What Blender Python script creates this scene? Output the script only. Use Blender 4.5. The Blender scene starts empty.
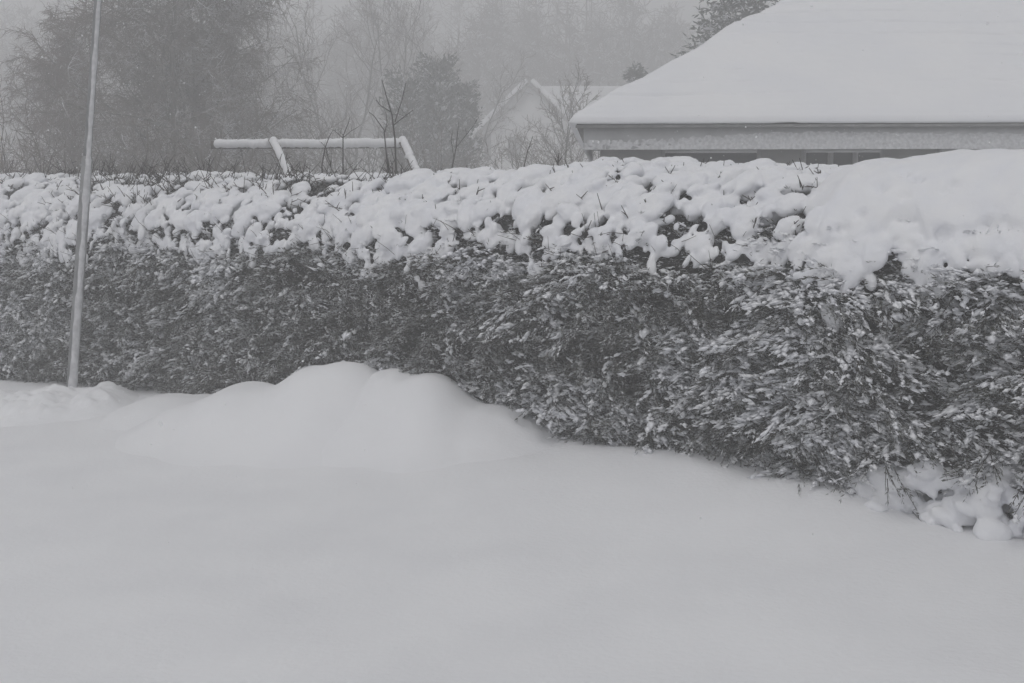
import bpy, math, random
import numpy as np
from mathutils import Vector, Matrix

random.seed(7)
rng = np.random.default_rng(11)
scene = bpy.context.scene
COL = scene.collection

# ------------------------------------------------------------------ camera
W, H, F = 1024, 683, 1300.0
CAM_Z = 1.70
PITCH = math.atan((341.5 - 190.0) / F)
cam_d = bpy.data.cameras.new('camera')
cam_d.sensor_width = 36.0
cam_d.lens = 36.0 * F / W
cam_d.clip_start = 0.05
cam_d.clip_end = 2000
cam = bpy.data.objects.new('camera', cam_d)
COL.objects.link(cam)
cam.location = (0, 0, CAM_Z)
cam.rotation_euler = (math.pi / 2 - PITCH, 0, 0)
scene.camera = cam

# ------------------------------------------------------------------ sky, sun, exposure
SUN_EL, SUN_AZ = math.radians(66), math.radians(200)
world = bpy.data.worlds.new('World')
scene.world = world
world.use_nodes = True
nt = world.node_tree
nt.nodes.clear()
sky = nt.nodes.new('ShaderNodeTexSky')
sky.sky_type = 'NISHITA'
sky.sun_disc = False
sky.sun_elevation = SUN_EL
sky.sun_rotation = SUN_AZ
sky.air_density = 1.0
sky.dust_density = 4.0
sky.ozone_density = 1.0
hs = nt.nodes.new('ShaderNodeHueSaturation')
hs.inputs['Saturation'].default_value = 0.10        # an overcast sky is grey
bg = nt.nodes.new('ShaderNodeBackground')
bg.inputs['Strength'].default_value = 0.12
wo = nt.nodes.new('ShaderNodeOutputWorld')
nt.links.new(sky.outputs[0], hs.inputs['Color'])
nt.links.new(hs.outputs[0], bg.inputs['Color'])
nt.links.new(bg.outputs[0], wo.inputs['Surface'])

sun_d = bpy.data.lights.new('sun', 'SUN')
sun_d.energy = 0.6
sun_d.angle = math.radians(70)
sun_d.color = (1.0, 0.98, 0.95)
sun = bpy.data.objects.new('sun', sun_d)
COL.objects.link(sun)
_sd = Vector((math.sin(SUN_AZ) * math.cos(SUN_EL), math.cos(SUN_AZ) * math.cos(SUN_EL), math.sin(SUN_EL)))
sun.rotation_euler = _sd.to_track_quat('Z', 'Y').to_euler()
sun.location = (0, 0, 40)

vs = scene.view_settings
vs.view_transform = 'Standard'
vs.look = 'None'
vs.exposure = -0.42
vs.gamma = 1.0
vs.use_curve_mapping = False
cy = scene.cycles
cy.max_bounces = 8
cy.diffuse_bounces = 4
cy.volume_bounces = 3
cy.transparent_max_bounces = 8
cy.use_denoising = True

HAZE_DENSITY = 0.0205

# ------------------------------------------------------------------ helpers
def at(u, v, d):
    """point in the world at depth y = d seen at picture position u, v (used once, when the scene was surveyed)"""
    yc = -(v - 341.5) / F
    dx = (u - 512.0) / F
    dy = math.cos(PITCH) + math.sin(PITCH) * yc
    dz = -math.sin(PITCH) + math.cos(PITCH) * yc
    t = d / dy
    return Vector((dx * t, d, CAM_Z + dz * t))

def ground_at(u, v, z=0.0):
    yc = -(v - 341.5) / F
    dx = (u - 512.0) / F
    dy = math.cos(PITCH) + math.sin(PITCH) * yc
    dz = -math.sin(PITCH) + math.cos(PITCH) * yc
    t = (z - CAM_Z) / dz
    return Vector((dx * t, dy * t, z))

def tag(o, label=None, cat=None, group=None, kind=None):
    if label: o['label'] = label
    if cat: o['category'] = cat
    if group: o['group'] = group
    if kind: o['kind'] = kind
    return o

def empty(name, loc, label, cat, group=None, rz=0.0):
    o = bpy.data.objects.new(name, None)
    COL.objects.link(o)
    o.location = loc
    o.rotation_euler = (0, 0, rz)
    return tag(o, label, cat, group)

def link(name, me, mat, parent=None, smooth=True):
    o = bpy.data.objects.new(name, me)
    COL.objects.link(o)
    if mat is not None and not me.materials:
        me.materials.append(mat)
    if smooth:
        me.polygons.foreach_set('use_smooth', np.ones(len(me.polygons), dtype=bool))
    if parent is not None:
        o.parent = parent
        o.matrix_parent_inverse = Matrix.Translation(parent.location).inverted() if parent.rotation_euler.z == 0 else \
            (Matrix.Translation(parent.location) @ Matrix.Rotation(parent.rotation_euler.z, 4, 'Z')).inverted()
    return o

def np_mesh(name, verts, faces):
    """verts (N,3), faces: array (M,k) or list of such arrays"""
    if isinstance(faces, np.ndarray):
        faces = [faces]
    faces = [f for f in faces if len(f)]
    me = bpy.data.meshes.new(name)
    me.vertices.add(len(verts))
    me.vertices.foreach_set('co', np.ascontiguousarray(verts, dtype=np.float32).ravel())
    loops = np.concatenate([f.ravel() for f in faces]).astype(np.int32)
    tot = np.concatenate([np.full(len(f), f.shape[1]) for f in faces]).astype(np.int32)
    start = np.concatenate([[0], np.cumsum(tot)[:-1]]).astype(np.int32)
    me.loops.add(len(loops))
    me.loops.foreach_set('vertex_index', loops)
    me.polygons.add(len(tot))
    me.polygons.foreach_set('loop_start', start)
    me.polygons.foreach_set('loop_total', tot)
    me.update(calc_edges=True)
    me.validate()
    return me

def _hash(ix, iy, iz, seed):
    h = (ix.astype(np.int64) * 374761393 + iy.astype(np.int64) * 668265263 + iz.astype(np.int64) * 2147483647 + seed * 1274126177) & 0x7fffffff
    h = ((h ^ (h >> 13)) * 1274126177) & 0x7fffffff
    h = (h ^ (h >> 16)) & 0xffff
    return h / 65535.0

def vnoise(x, y, z, seed=0):
    """value noise in -1..1, vectorised"""
    x, y, z = np.broadcast_arrays(np.asarray(x, float), np.asarray(y, float), np.asarray(z, float))
    ix, iy, iz = np.floor(x), np.floor(y), np.floor(z)
    fx, fy, fz = x - ix, y - iy, z - iz
    fx, fy, fz = [f * f * (3 - 2 * f) for f in (fx, fy, fz)]
    r = 0
    for dx in (0, 1):
        for dy in (0, 1):
            for dz in (0, 1):
                w = (fx if dx else 1 - fx) * (fy if dy else 1 - fy) * (fz if dz else 1 - fz)
                r = r + w * _hash(ix + dx, iy + dy, iz + dz, seed)
    return r * 2 - 1

def sstep(x, a, b):
    t = np.clip((np.asarray(x, float) - a) / (b - a), 0, 1)
    return t * t * (3 - 2 * t)

def norm(v):
    return v / np.maximum(np.linalg.norm(v, axis=-1, keepdims=True), 1e-9)

def tubes(p0, p1, r0, r1, sides=4):
    p0, p1 = np.asarray(p0, float), np.asarray(p1, float)
    r0, r1 = np.asarray(r0, float), np.asarray(r1, float)
    n = len(p0)
    d = norm(p1 - p0)
    ref = np.where(np.abs(d[:, 2:3]) > 0.9, np.array([[1., 0, 0]]), np.array([[0, 0, 1.]]))
    a = norm(np.cross(d, ref)); b = np.cross(d, a)
    th = np.arange(sides) * 2 * math.pi / sides
    ring = a[:, None, :] * np.cos(th)[None, :, None] + b[:, None, :] * np.sin(th)[None, :, None]
    v0 = p0[:, None, :] + ring * r0[:, None, None]
    v1 = p1[:, None, :] + ring * r1[:, None, None]
    verts = np.concatenate([v0, v1], axis=1).reshape(-1, 3)
    base = (np.arange(n) * 2 * sides)[:, None]
    fs = []
    for k in range(sides):
        k2 = (k + 1) % sides
        fs.append(np.concatenate([base + k, base + k2, base + sides + k2, base + sides + k], axis=1))
    return verts, np.concatenate(fs)

def ico(sub):
    import bmesh
    bm = bmesh.new()
    bmesh.ops.create_icosphere(bm, subdivisions=sub, radius=1.0)
    v = np.array([x.co[:] for x in bm.verts]); f = np.array([[y.index for y in x.verts] for x in bm.faces])
    bm.free()
    return v, f
ICO1, ICO2 = ico(1), ico(2)
OCT = (np.array([[1, 0, 0], [-1, 0, 0], [0, 1, 0], [0, -1, 0], [0, 0, 1], [0, 0, -1]], float) * 1.12,
       np.array([(0, 2, 4), (2, 1, 4), (1, 3, 4), (3, 0, 4), (2, 0, 5), (1, 2, 5), (3, 1, 5), (0, 3, 5)]))

def blobs(c, ax, ay, az, base=ICO1, jit=0.0, r=rng):
    """ellipsoids at c with half-axis vectors ax, ay, az (N,3)"""
    bv, bf = base
    n = len(c)
    k = np.ones((n, len(bv))) + r.normal(0, jit, (n, len(bv))) if jit else np.ones((n, len(bv)))
    v = c[:, None, :] + k[:, :, None] * (bv[None, :, 0:1] * ax[:, None, :] + bv[None, :, 1:2] * ay[:, None, :] + bv[None, :, 2:3] * az[:, None, :])
    f = bf[None] + (np.arange(n) * len(bv))[:, None, None]
    return v.reshape(-1, 3), f.reshape(-1, 3)

def boxes(lst):
    """lst of (x0,x1,y0,y1,z0,z1)"""
    vs_, fs_ = [], []
    for (x0, x1, y0, y1, z0, z1) in lst:
        b = len(vs_)
        vs_ += [(x0, y0, z0), (x1, y0, z0), (x1, y1, z0), (x0, y1, z0), (x0, y0, z1), (x1, y0, z1), (x1, y1, z1), (x0, y1, z1)]
        fs_ += [(b, b + 3, b + 2, b + 1), (b + 4, b + 5, b + 6, b + 7), (b, b + 1, b + 5, b + 4), (b + 1, b + 2, b + 6, b + 5), (b + 2, b + 3, b + 7, b + 6), (b + 3, b, b + 4, b + 7)]
    return np.array(vs_, float), np.array(fs_)

def remesh(name, verts, faces, voxel, smooth_iter, smooth_fac=0.5):
    me = np_mesh(name + '_src', verts, faces)
    o = bpy.data.objects.new(name + '_src', me)
    COL.objects.link(o)
    m = o.modifiers.new('r', 'REMESH'); m.mode = 'VOXEL'; m.voxel_size = voxel; m.adaptivity = 0
    if smooth_iter:
        s = o.modifiers.new('s', 'SMOOTH'); s.iterations = smooth_iter; s.factor = smooth_fac
    dg = bpy.context.evaluated_depsgraph_get()
    dg.update()
    out = bpy.data.meshes.new_from_object(o.evaluated_get(dg))
    bpy.data.objects.remove(o); bpy.data.meshes.remove(me)
    out.name = name
    return out

# ------------------------------------------------------------------ materials
def material(name, col, rough=0.8, col2=None, scale=6.0, bump=0.0, bscale=60.0, bdist=0.01, detail=4.0, lo=0.35, hi=0.65, spec=0.3):
    m = bpy.data.materials.new(name)
    m.use_nodes = True
    t = m.node_tree
    b = t.nodes['Principled BSDF']
    b.inputs['Roughness'].default_value = rough
    b.inputs['Specular IOR Level'].default_value = spec
    b.inputs['Base Color'].default_value = (*col, 1)
    g = t.nodes.new('ShaderNodeNewGeometry')
    if col2 is not None:
        n = t.nodes.new('ShaderNodeTexNoise'); n.inputs['Scale'].default_value = scale; n.inputs['Detail'].default_value = detail
        t.links.new(g.outputs['Position'], n.inputs['Vector'])
        r = t.nodes.new('ShaderNodeValToRGB')
        r.color_ramp.elements[0].position = lo; r.color_ramp.elements[0].color = (*col, 1)
        r.color_ramp.elements[1].position = hi; r.color_ramp.elements[1].color = (*col2, 1)
        t.links.new(n.outputs['Fac'], r.inputs['Fac'])
        t.links.new(r.outputs['Color'], b.inputs['Base Color'])
    if bump:
        n2 = t.nodes.new('ShaderNodeTexNoise'); n2.inputs['Scale'].default_value = bscale; n2.inputs['Detail'].default_value = 6
        t.links.new(g.outputs['Position'], n2.inputs['Vector'])
        bp = t.nodes.new('ShaderNodeBump'); bp.inputs['Strength'].default_value = bump; bp.inputs['Distance'].default_value = bdist
        t.links.new(n2.outputs['Fac'], bp.inputs['Height'])
        t.links.new(bp.outputs['Normal'], b.inputs['Normal'])
    return m

def dusted(name, col, col2, snow=(0.78, 0.79, 0.82), lo=0.45, hi=0.6, scale=3.0, nz=0.35, cscale=8.0):
    """plant surface with snow stuck to what faces the sky"""
    m = material(name, col, 0.8, col2, cscale)
    t = m.node_tree
    b = t.nodes['Principled BSDF']
    src = b.inputs['Base Color'].links[0].from_socket
    g = [n for n in t.nodes if n.type == 'NEW_GEOMETRY'][0]
    n = t.nodes.new('ShaderNodeTexNoise'); n.inputs['Scale'].default_value = scale; n.inputs['Detail'].default_value = 5
    t.links.new(g.outputs['Position'], n.inputs['Vector'])
    mr = t.nodes.new('ShaderNodeMapRange'); mr.inputs[1].default_value = lo; mr.inputs[2].default_value = hi
    t.links.new(n.outputs['Fac'], mr.inputs[0])
    sx = t.nodes.new('ShaderNodeSeparateXYZ'); t.links.new(g.outputs['True Normal'], sx.inputs[0])
    ab = t.nodes.new('ShaderNodeMath'); ab.operation = 'ABSOLUTE'; t.links.new(sx.outputs['Z'], ab.inputs[0])
    mr2 = t.nodes.new('ShaderNodeMapRange'); mr2.inputs[1].default_value = nz; mr2.inputs[2].default_value = nz + 0.3
    t.links.new(ab.outputs[0], mr2.inputs[0])
    mu = t.nodes.new('ShaderNodeMath'); mu.operation = 'MULTIPLY'
    t.links.new(mr.outputs[0], mu.inputs[0]); t.links.new(mr2.outputs[0], mu.inputs[1])
    mx = t.nodes.new('ShaderNodeMix'); mx.data_type = 'RGBA'
    t.links.new(mu.outputs[0], mx.inputs[0]); t.links.new(src, mx.inputs[6]); mx.inputs[7].default_value = (*snow, 1)
    t.links.new(mx.outputs[2], b.inputs['Base Color'])
    return m

SNOW = (0.83, 0.835, 0.855)
M = {}
M['snow'] = material('snow', SNOW, 0.75, (0.80, 0.805, 0.828), 1.3, bump=0.25, bscale=45, bdist=0.008, spec=0.15)
M['ground_snow'] = material('ground_snow', SNOW, 0.8, (0.79, 0.795, 0.818), 1.6, bump=0.4, bscale=38, bdist=0.012, spec=0.12)
M['clump_snow'] = material('clump_snow', SNOW, 0.75, (0.79, 0.80, 0.84), 6.0, bump=0.35, bscale=70, bdist=0.006, spec=0.15)
M['roof_snow'] = material('roof_snow', SNOW, 0.8, (0.79, 0.80, 0.835), 1.0, bump=0.25, bscale=9, bdist=0.03, spec=0.12)
M['leaf'] = dusted('hedge_leaf', (0.028, 0.031, 0.022), (0.066, 0.066, 0.048), lo=0.38, hi=0.60, scale=11.0, nz=0.30, cscale=16)
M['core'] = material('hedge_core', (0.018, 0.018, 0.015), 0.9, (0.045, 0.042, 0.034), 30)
M['twig'] = material('twig_bark', (0.035, 0.030, 0.026), 0.85, (0.07, 0.06, 0.052), 20)
M['bark'] = dusted('tree_bark', (0.05, 0.044, 0.04), (0.085, 0.075, 0.068), lo=0.5, hi=0.62, scale=2.0, nz=0.45)
M['fine'] = dusted('fine_twigs', (0.088, 0.068, 0.058), (0.14, 0.112, 0.098), lo=0.46, hi=0.66, scale=1.6, nz=0.3, cscale=1.5)
M['fine_red'] = dusted('reddish_twigs', (0.11, 0.074, 0.068), (0.16, 0.113, 0.105), lo=0.5, hi=0.68, scale=1.6, nz=0.3, cscale=1.5)
M['needle'] = dusted('needle_foliage', (0.025, 0.032, 0.027), (0.05, 0.056, 0.047), lo=0.46, hi=0.6, scale=3.0, nz=0.4)
M['steel'] = material('galvanised_steel', (0.20, 0.203, 0.21), 0.5, (0.28, 0.283, 0.29), 9, spec=0.5)
M['wood'] = material('weathered_wood', (0.10, 0.09, 0.08), 0.8, (0.16, 0.145, 0.13), 14)
M['white_paint'] = material('white_paint', (0.62, 0.62, 0.63), 0.6, (0.70, 0.70, 0.71), 4)
M['fascia'] = material('fascia_board', (0.48, 0.485, 0.495), 0.7, (0.56, 0.565, 0.575), 5, bump=0.2, bscale=30)
M['wall'] = material('rendered_wall', (0.50, 0.50, 0.50), 0.85, (0.57, 0.57, 0.57), 3, bump=0.3, bscale=60)
M['pale_render'] = material('pale_render', (0.66, 0.66, 0.66), 0.85, (0.72, 0.72, 0.72), 2)
M['gutter'] = material('grey_gutter', (0.22, 0.22, 0.225), 0.5, (0.32, 0.32, 0.32), 8)
M['glass'] = material('window_glass', (0.10, 0.105, 0.11), 0.12, spec=0.6)
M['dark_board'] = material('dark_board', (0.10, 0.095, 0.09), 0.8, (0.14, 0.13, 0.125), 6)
M['rime'] = material('rime', (0.50, 0.505, 0.52), 0.8, (0.66, 0.665, 0.68), 22, bump=0.6, bscale=50, bdist=0.006, spec=0.2)
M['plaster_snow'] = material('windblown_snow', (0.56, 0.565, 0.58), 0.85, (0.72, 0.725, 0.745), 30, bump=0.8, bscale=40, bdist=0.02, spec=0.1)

# ------------------------------------------------------------------ hedge frame: a along the hedge, b out of its face (towards the road), z up
PA = np.array(ground_at(0, 378)[:2]); PB = np.array(ground_at(1024, 543)[:2])
HL = float(np.linalg.norm(PB - PA))
HE = (PB - PA) / HL
HN = np.array([HE[1], -HE[0]])
if HN[1] > 0: HN = -HN
def to_world(a, b, z):
    a, b, z = np.broadcast_arrays(np.asarray(a, float), np.asarray(b, float), np.asarray(z, float))
    return np.stack([PA[0] + HE[0] * a + HN[0] * b, PA[1] + HE[1] * a + HN[1] * b, z], axis=-1)
def to_ab(x, y):
    x = np.asarray(x, float) - PA[0]; y = np.asarray(y, float) - PA[1]
    return x * HE[0] + y * HE[1], x * HN[0] + y * HN[1]
def a_of(u):
    k = (u - 512.0) / F / (math.cos(PITCH))           # near enough for laying out along the face
    # PA + a*HE : x = k*y
    return float((k * PA[1] - PA[0]) / (HE[0] - k * HE[1]))
A_MIN, A_MAX = -3.2, HL + 2.4
_au = np.array([a_of(u) for u in (-200, 0, 140, 430, 570, 640, 730, 800, 880, 930, 1024, 1200)])
_hd = np.array([0.02, 0.03, 0.08, 0.16, 0.20, 0.21, 0.22, 0.21, 0.17, 0.12, 0.07, 0.05])
def drift_h(a): return np.interp(a, _au, _hd)

def ground_z(x, y):
    x, y = np.asarray(x, float), np.asarray(y, float)
    a, b = to_ab(x, y)
    near = np.exp(-(np.maximum(b, 0) / 1.15) ** 2) * np.where(b < 0, np.exp(-(b / 3.0) ** 2), 1)
    z = drift_h(a) * near
    z = z + 0.020 * vnoise(x * 0.45, y * 0.55, 0, 3) + 0.006 * vnoise(x * 1.7, y * 2.0, 0, 4)
    z = z + 0.007 * vnoise(x * 0.9 + y * 0.5, y * 2.6, 0, 6) + 0.002 * vnoise(x * 6, y * 9, 0, 7)
    z = z + 0.035 * np.exp(-((b - 0.22) / 0.2) ** 2) * (vnoise(a * 2.2, b * 2, 0, 5) + 0.5 * vnoise(a * 7, b * 6, 0, 8))
    return z

# ------------------------------------------------------------------ ground
def axis(lo, hi, step, far):
    core = np.arange(lo, hi + 1e-6, step)
    out = []; s = step; x = hi
    while x < far:
        s *= 1.35; x += s; out.append(min(x, far))
    neg = []; s = step; x = lo
    while x > -far:
        s *= 1.35; x -= s; neg.append(max(x, -far))
    return np.array(neg[::-1] + list(core) + out)
gx, gy = axis(-8, 6, 0.07, 160), axis(0.0, 13, 0.07, 160)
X, Y = np.meshgrid(gx, gy, indexing='ij')
Z = ground_z(X, Y)
nx, ny = X.shape
idx = np.arange(nx * ny).reshape(nx, ny)
gf = np.stack([idx[:-1, :-1], idx[1:, :-1], idx[1:, 1:], idx[:-1, 1:]], -1).reshape(-1, 4)
g = link('ground', np_mesh('ground', np.stack([X, Y, Z], -1).reshape(-1, 3), gf), M['ground_snow'])
tag(g, 'smooth untouched snow covering the road and ground', None, None, 'structure')

# distant rise the far wood stands on
hx, hy = np.meshgrid(np.linspace(-70, 70, 60), np.linspace(50, 140, 44), indexing='ij')
hz = 8.0 * sstep(hy, 52, 95) * (0.75 + 0.25 * vnoise(hx * 0.04, hy * 0.04, 0, 9)) * sstep(np.abs(hx), 70, 45) * sstep(hy, 140, 120) - 0.2
i2 = np.arange(hx.size).reshape(hx.shape)
hf = np.stack([i2[:-1, :-1], i2[1:, :-1], i2[1:, 1:], i2[:-1, 1:]], -1).reshape(-1, 4)
hill = link('hill', np_mesh('hill', np.stack([hx, hy, hz], -1).reshape(-1, 3), hf), M['ground_snow'])
tag(hill, 'snowy rise below the far wood', None, None, 'structure')

# ------------------------------------------------------------------ air full of snow
hv, hf = boxes([(-170, 170, -170, 170, -1.3, 25.0)])
haze_m = bpy.data.materials.new('haze'); haze_m.use_nodes = True
ht = haze_m.node_tree; ht.nodes.clear()
pv = ht.nodes.new('ShaderNodeVolumePrincipled')
pv.inputs['Color'].default_value = (0.97, 0.973, 0.98, 1)
pv.inputs['Density'].default_value = HAZE_DENSITY
pv.inputs['Anisotropy'].default_value = 0.0
ho = ht.nodes.new('ShaderNodeOutputMaterial')
ht.links.new(pv.outputs[0], ho.inputs['Volume'])
hz_o = link('haze', np_mesh('haze', hv, hf), haze_m, smooth=False)
tag(hz_o, 'grey snow-filled air', None, None, 'stuff')

# ------------------------------------------------------------------ hedge
hedge = empty('hedge', Vector(to_world(HL / 2, -0.75, 0.0).tolist()),
              'long dense clipped hedge plastered with snow, thick snow cap along its top', 'hedge')
ZS, RB, DEPTH = 1.22, 0.72, 1.55
A_DOME0, A_DOME1 = a_of(752), a_of(840)
def dome(a): return sstep(a, A_DOME0, A_DOME1)
_ht_a = np.array([a_of(u) for u in (-200, 0, 150, 330, 480, 600, 700, 790, 850, 1024, 1150)])
_ht_v = np.array([1.74, 1.74, 1.73, 1.75, 1.77, 1.78, 1.79, 1.75, 1.67, 1.69, 1.69])
def top_h(a): return np.interp(a, _ht_a, _ht_v) + 0.02 * vnoise(a * 1.3, 0, 0, 21)
L1, L2, L3 = ZS, 1.06, DEPTH - RB - 0.1
LT = L1 + L2 + L3
def profile(a, s):
    """s = metres along the section, up the face and over the top; returns b, z, normal b, normal z, tangent b, tangent z"""
    a, s = np.broadcast_arrays(np.asarray(a, float), np.asarray(s, float))
    H_ = top_h(a)
    th = np.clip((s - L1) / L2, 0, 1) * math.pi / 2
    rz = H_ - ZS
    b = np.where(s < L1, 0.0, -RB * (1 - np.cos(th)))
    z = np.where(s < L1, s, ZS + rz * np.sin(th))
    b = np.where(s > L1 + L2, -RB - (s - L1 - L2), b)
    tb, tz = -RB * np.sin(th), rz * np.cos(th)
    tb = np.where(s > L1 + L2, -1.0, np.where(s < L1, 0.0, tb)); tz = np.where(s > L1 + L2, 0.0, np.where(s < L1, 1.0, tz))
    l = np.hypot(tb, tz); tb, tz = tb / l, tz / l
    nb, nz = tz, -tb
    bul = 0.085 * vnoise(a * 0.9, z * 1.1, 0, 31) + 0.055 * vnoise(a * 2.4, z * 2.6, 3, 32) + 0.03 * vnoise(a * 6, z * 6, 3, 33)
    bul = bul + 0.17 * dome(a) * sstep(z, 0.0, 0.6) - 0.06 * sstep(z, 0.32, 0.0)
    b = b + nb * bul; z = z + nz * bul * 0.4
    return b, z, nb, nz, tb, tz

# dark inner mass (branches and dead leaves)
ca = np.arange(A_MIN, A_MAX + 0.01, 0.08); cs = np.linspace(0, LT, 40)
CA, CS = np.meshgrid(ca, cs, indexing='ij')
b, z, nb, nz, tb, tz = profile(CA, CS)
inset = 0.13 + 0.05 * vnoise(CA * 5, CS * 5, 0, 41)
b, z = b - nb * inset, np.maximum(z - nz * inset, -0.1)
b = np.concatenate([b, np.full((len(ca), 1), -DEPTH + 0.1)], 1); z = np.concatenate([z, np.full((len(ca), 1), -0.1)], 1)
CA = np.concatenate([CA, CA[:, :1]], 1)
P = to_world(CA, b, z)
i3 = np.arange(P.shape[0] * P.shape[1]).reshape(P.shape[:2])
cf = np.stack([i3[:-1, :-1], i3[1:, :-1], i3[1:, 1:], i3[:-1, 1:]], -1).reshape(-1, 4)
j = np.concatenate([i3[:-1, -1:], i3[1:, -1:], i3[1:, :1], i3[:-1, :1]], 1)
PV = P.reshape(-1, 3)
me = np_mesh('inner_branches', PV, [np.concatenate([cf, j]), i3[0:1, :], i3[-1:, ::-1]])
link('inner_branches', me, M['core'], hedge)

def basis3(db, da, dz):
    """direction components (along, out, up) to world vectors"""
    return np.stack([HE[0] * da + HN[0] * db, HE[1] * da + HN[1] * db, dz], -1)

def mound_z(x, y):                       # filled in below by the mounds
    return ground_z(x, y)

def edge_s(a):
    """where the lower edge of the cap runs on the section"""
    e = np.interp(a, [a_of(u) for u in (-150, 0, 120, 300, 420, 520, 640, 740, 800, 850, 920, 1024, 1150)],
                  [1.28, 1.28, 1.29, 1.31, 1.34, 1.37, 1.43, 1.42, 1.37, 1.42, 1.46, 1.46, 1.46])
    return e + 0.09 * vnoise(a * 2.3, 0, 0, 61) + 0.10 * vnoise(a * 7, 0, 0, 62)

# --- sprigs: short leafy shoots; leaves, twigs and lodged snow all follow them
def make_sprigs(n, amin, amax, smin, smax, depth=0.2):
    a = np.where(rng.uniform(0, 1, n) < 0.8, rng.uniform(-0.7, HL + 1.9, n), rng.uniform(amin, amax, n)); s = rng.uniform(smin, smax, n)
    b, z, nb, nz, tb, tz = profile(a, s)
    dep = rng.uniform(0, 1, n) ** 1.3 * depth
    p = to_world(a, b - nb * dep, np.maximum(z - nz * dep, 0.02))
    side = np.where(rng.uniform(0, 1, n) < 0.62, 1.0, -1.0) * rng.uniform(0.3, 1.2, n)
    da = side
    db = nb * rng.uniform(0.1, 0.6, n) + rng.normal(0, .2, n)
    dz = nz * 0.6 + rng.normal(-0.08, 0.22, n)
    d = norm(basis3(db, da, dz))
    ln = rng.uniform(0.07, 0.19, n)
    return a, s, p, d, ln, dep

# fans: flat drooping sprays that stand proud of the face in layers; most sprigs belong to one
nfan = 3300
fa = np.where(rng.uniform(0, 1, nfan) < 0.8, rng.uniform(-0.7, HL + 1.9, nfan), rng.uniform(A_MIN, A_MAX, nfan))
fs = rng.uniform(0.0, 1, nfan) * (edge_s(fa) - 0.10 - 0.04 * dome(fa))
nf2 = 260                                          # low branches reaching out over the snow
fa[:nf2] = rng.uniform(a_of(560), a_of(880), nf2); fs[:nf2] = rng.uniform(0.06, 0.28, nf2)
_k = ~((fa > a_of(876)) & (fs < 0.42))              # room for the snow clumps at the foot of the near end
fa, fs = fa[_k], fs[_k]; nfan = len(fa)
fb, fz, fnb, fnz, ftb, ftz = profile(fa, fs)
fan_p = to_world(fa, fb - fnb * 0.05, np.maximum(fz - fnz * 0.05, 0.05))
_sd = np.where(rng.uniform(0, 1, nfan) < 0.72, 1.0, -1.0) * rng.uniform(0.1, 1.3, nfan)
fan_d = norm(basis3(fnb * rng.uniform(0.15, 0.6, nfan), _sd * 1.2, fnz * 0.4 + rng.normal(-0.10, 0.16, nfan)))
fan_s = norm(np.cross(fan_d, np.array([[0, 0, 1.0]]))); fan_u = np.cross(fan_s, fan_d)
_t = rng.normal(0, 0.28, nfan)[:, None]
fan_s, fan_u = fan_s * np.cos(_t) + fan_u * np.sin(_t), fan_u * np.cos(_t) - fan_s * np.sin(_t)
fan_u = np.where(fan_u[:, 2:3] < 0, -fan_u, fan_u)
fan_l = rng.uniform(0.14, 0.34, nfan) * np.interp(fa, [a_of(300), a_of(900)], [0.85, 1.15])
fcov = 0.6 * vnoise(fa * 1.7, fz * 2.8, 0, 51) + 0.45 * rng.normal(0, 1, nfan) + 2.2 * np.interp(fa, [a_of(u) for u in (0, 150, 300, 500, 650, 740, 800, 900, 1024)], [0.10, -0.04, -0.08, -0.12, -0.04, 0.12, 0.26, 0.18, 0.16])
fcov = fcov - 0.5 * sstep(fz, 0.45, 0.1) * sstep(fa, a_of(900), a_of(780))
def fan_sprigs(n):
    k = rng.integers(0, nfan, n)
    t = rng.uniform(0.05, 0.95, n); w = rng.normal(0, 0.42, n)
    L_ = fan_l[k]
    p = fan_p[k] + fan_d[k] * (L_ * t)[:, None] + fan_s[k] * (L_ * 0.32 * w * (0.35 + t))[:, None] + fan_u[k] * rng.normal(0, 0.012, n)[:, None]
    p[:, 2] -= 0.17 * L_ * t ** 2 + 0.08 * L_ * w ** 2
    d = norm(fan_d[k] + fan_s[k] * (0.9 * w)[:, None] + rng.normal(0, 0.16, (n, 3)) - np.array([0, 0, 1.0]) * (0.18 * t)[:, None])
    p[:, 2] = np.maximum(p[:, 2], 0.02)
    return k, t, p, d, rng.uniform(0.05, 0.13, n)

n_spr = 29000
a, s, p, d, ln, dep = make_sprigs(n_spr, A_MIN, A_MAX, 0.0, LT, 0.19)
_k = ~((dome(a) > 0.25) & (s > edge_s(a) - 0.10)) & ~((a > a_of(884)) & (s < 0.40) & (rng.uniform(0, 1, len(a)) > 0.12)) & ~((s > edge_s(a) + 0.04) & (rng.uniform(0, 1, len(a)) > 0.55))      # none under the deep drift of the near end
p, d, ln = p[_k], d[_k], ln[_k]
fk, ft_, fp_, fd_, fl_ = fan_sprigs(40000)
p, d, ln = np.concatenate([p, fp_]), np.concatenate([d, fd_]), np.concatenate([ln, fl_]); n_spr = len(p)
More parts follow.
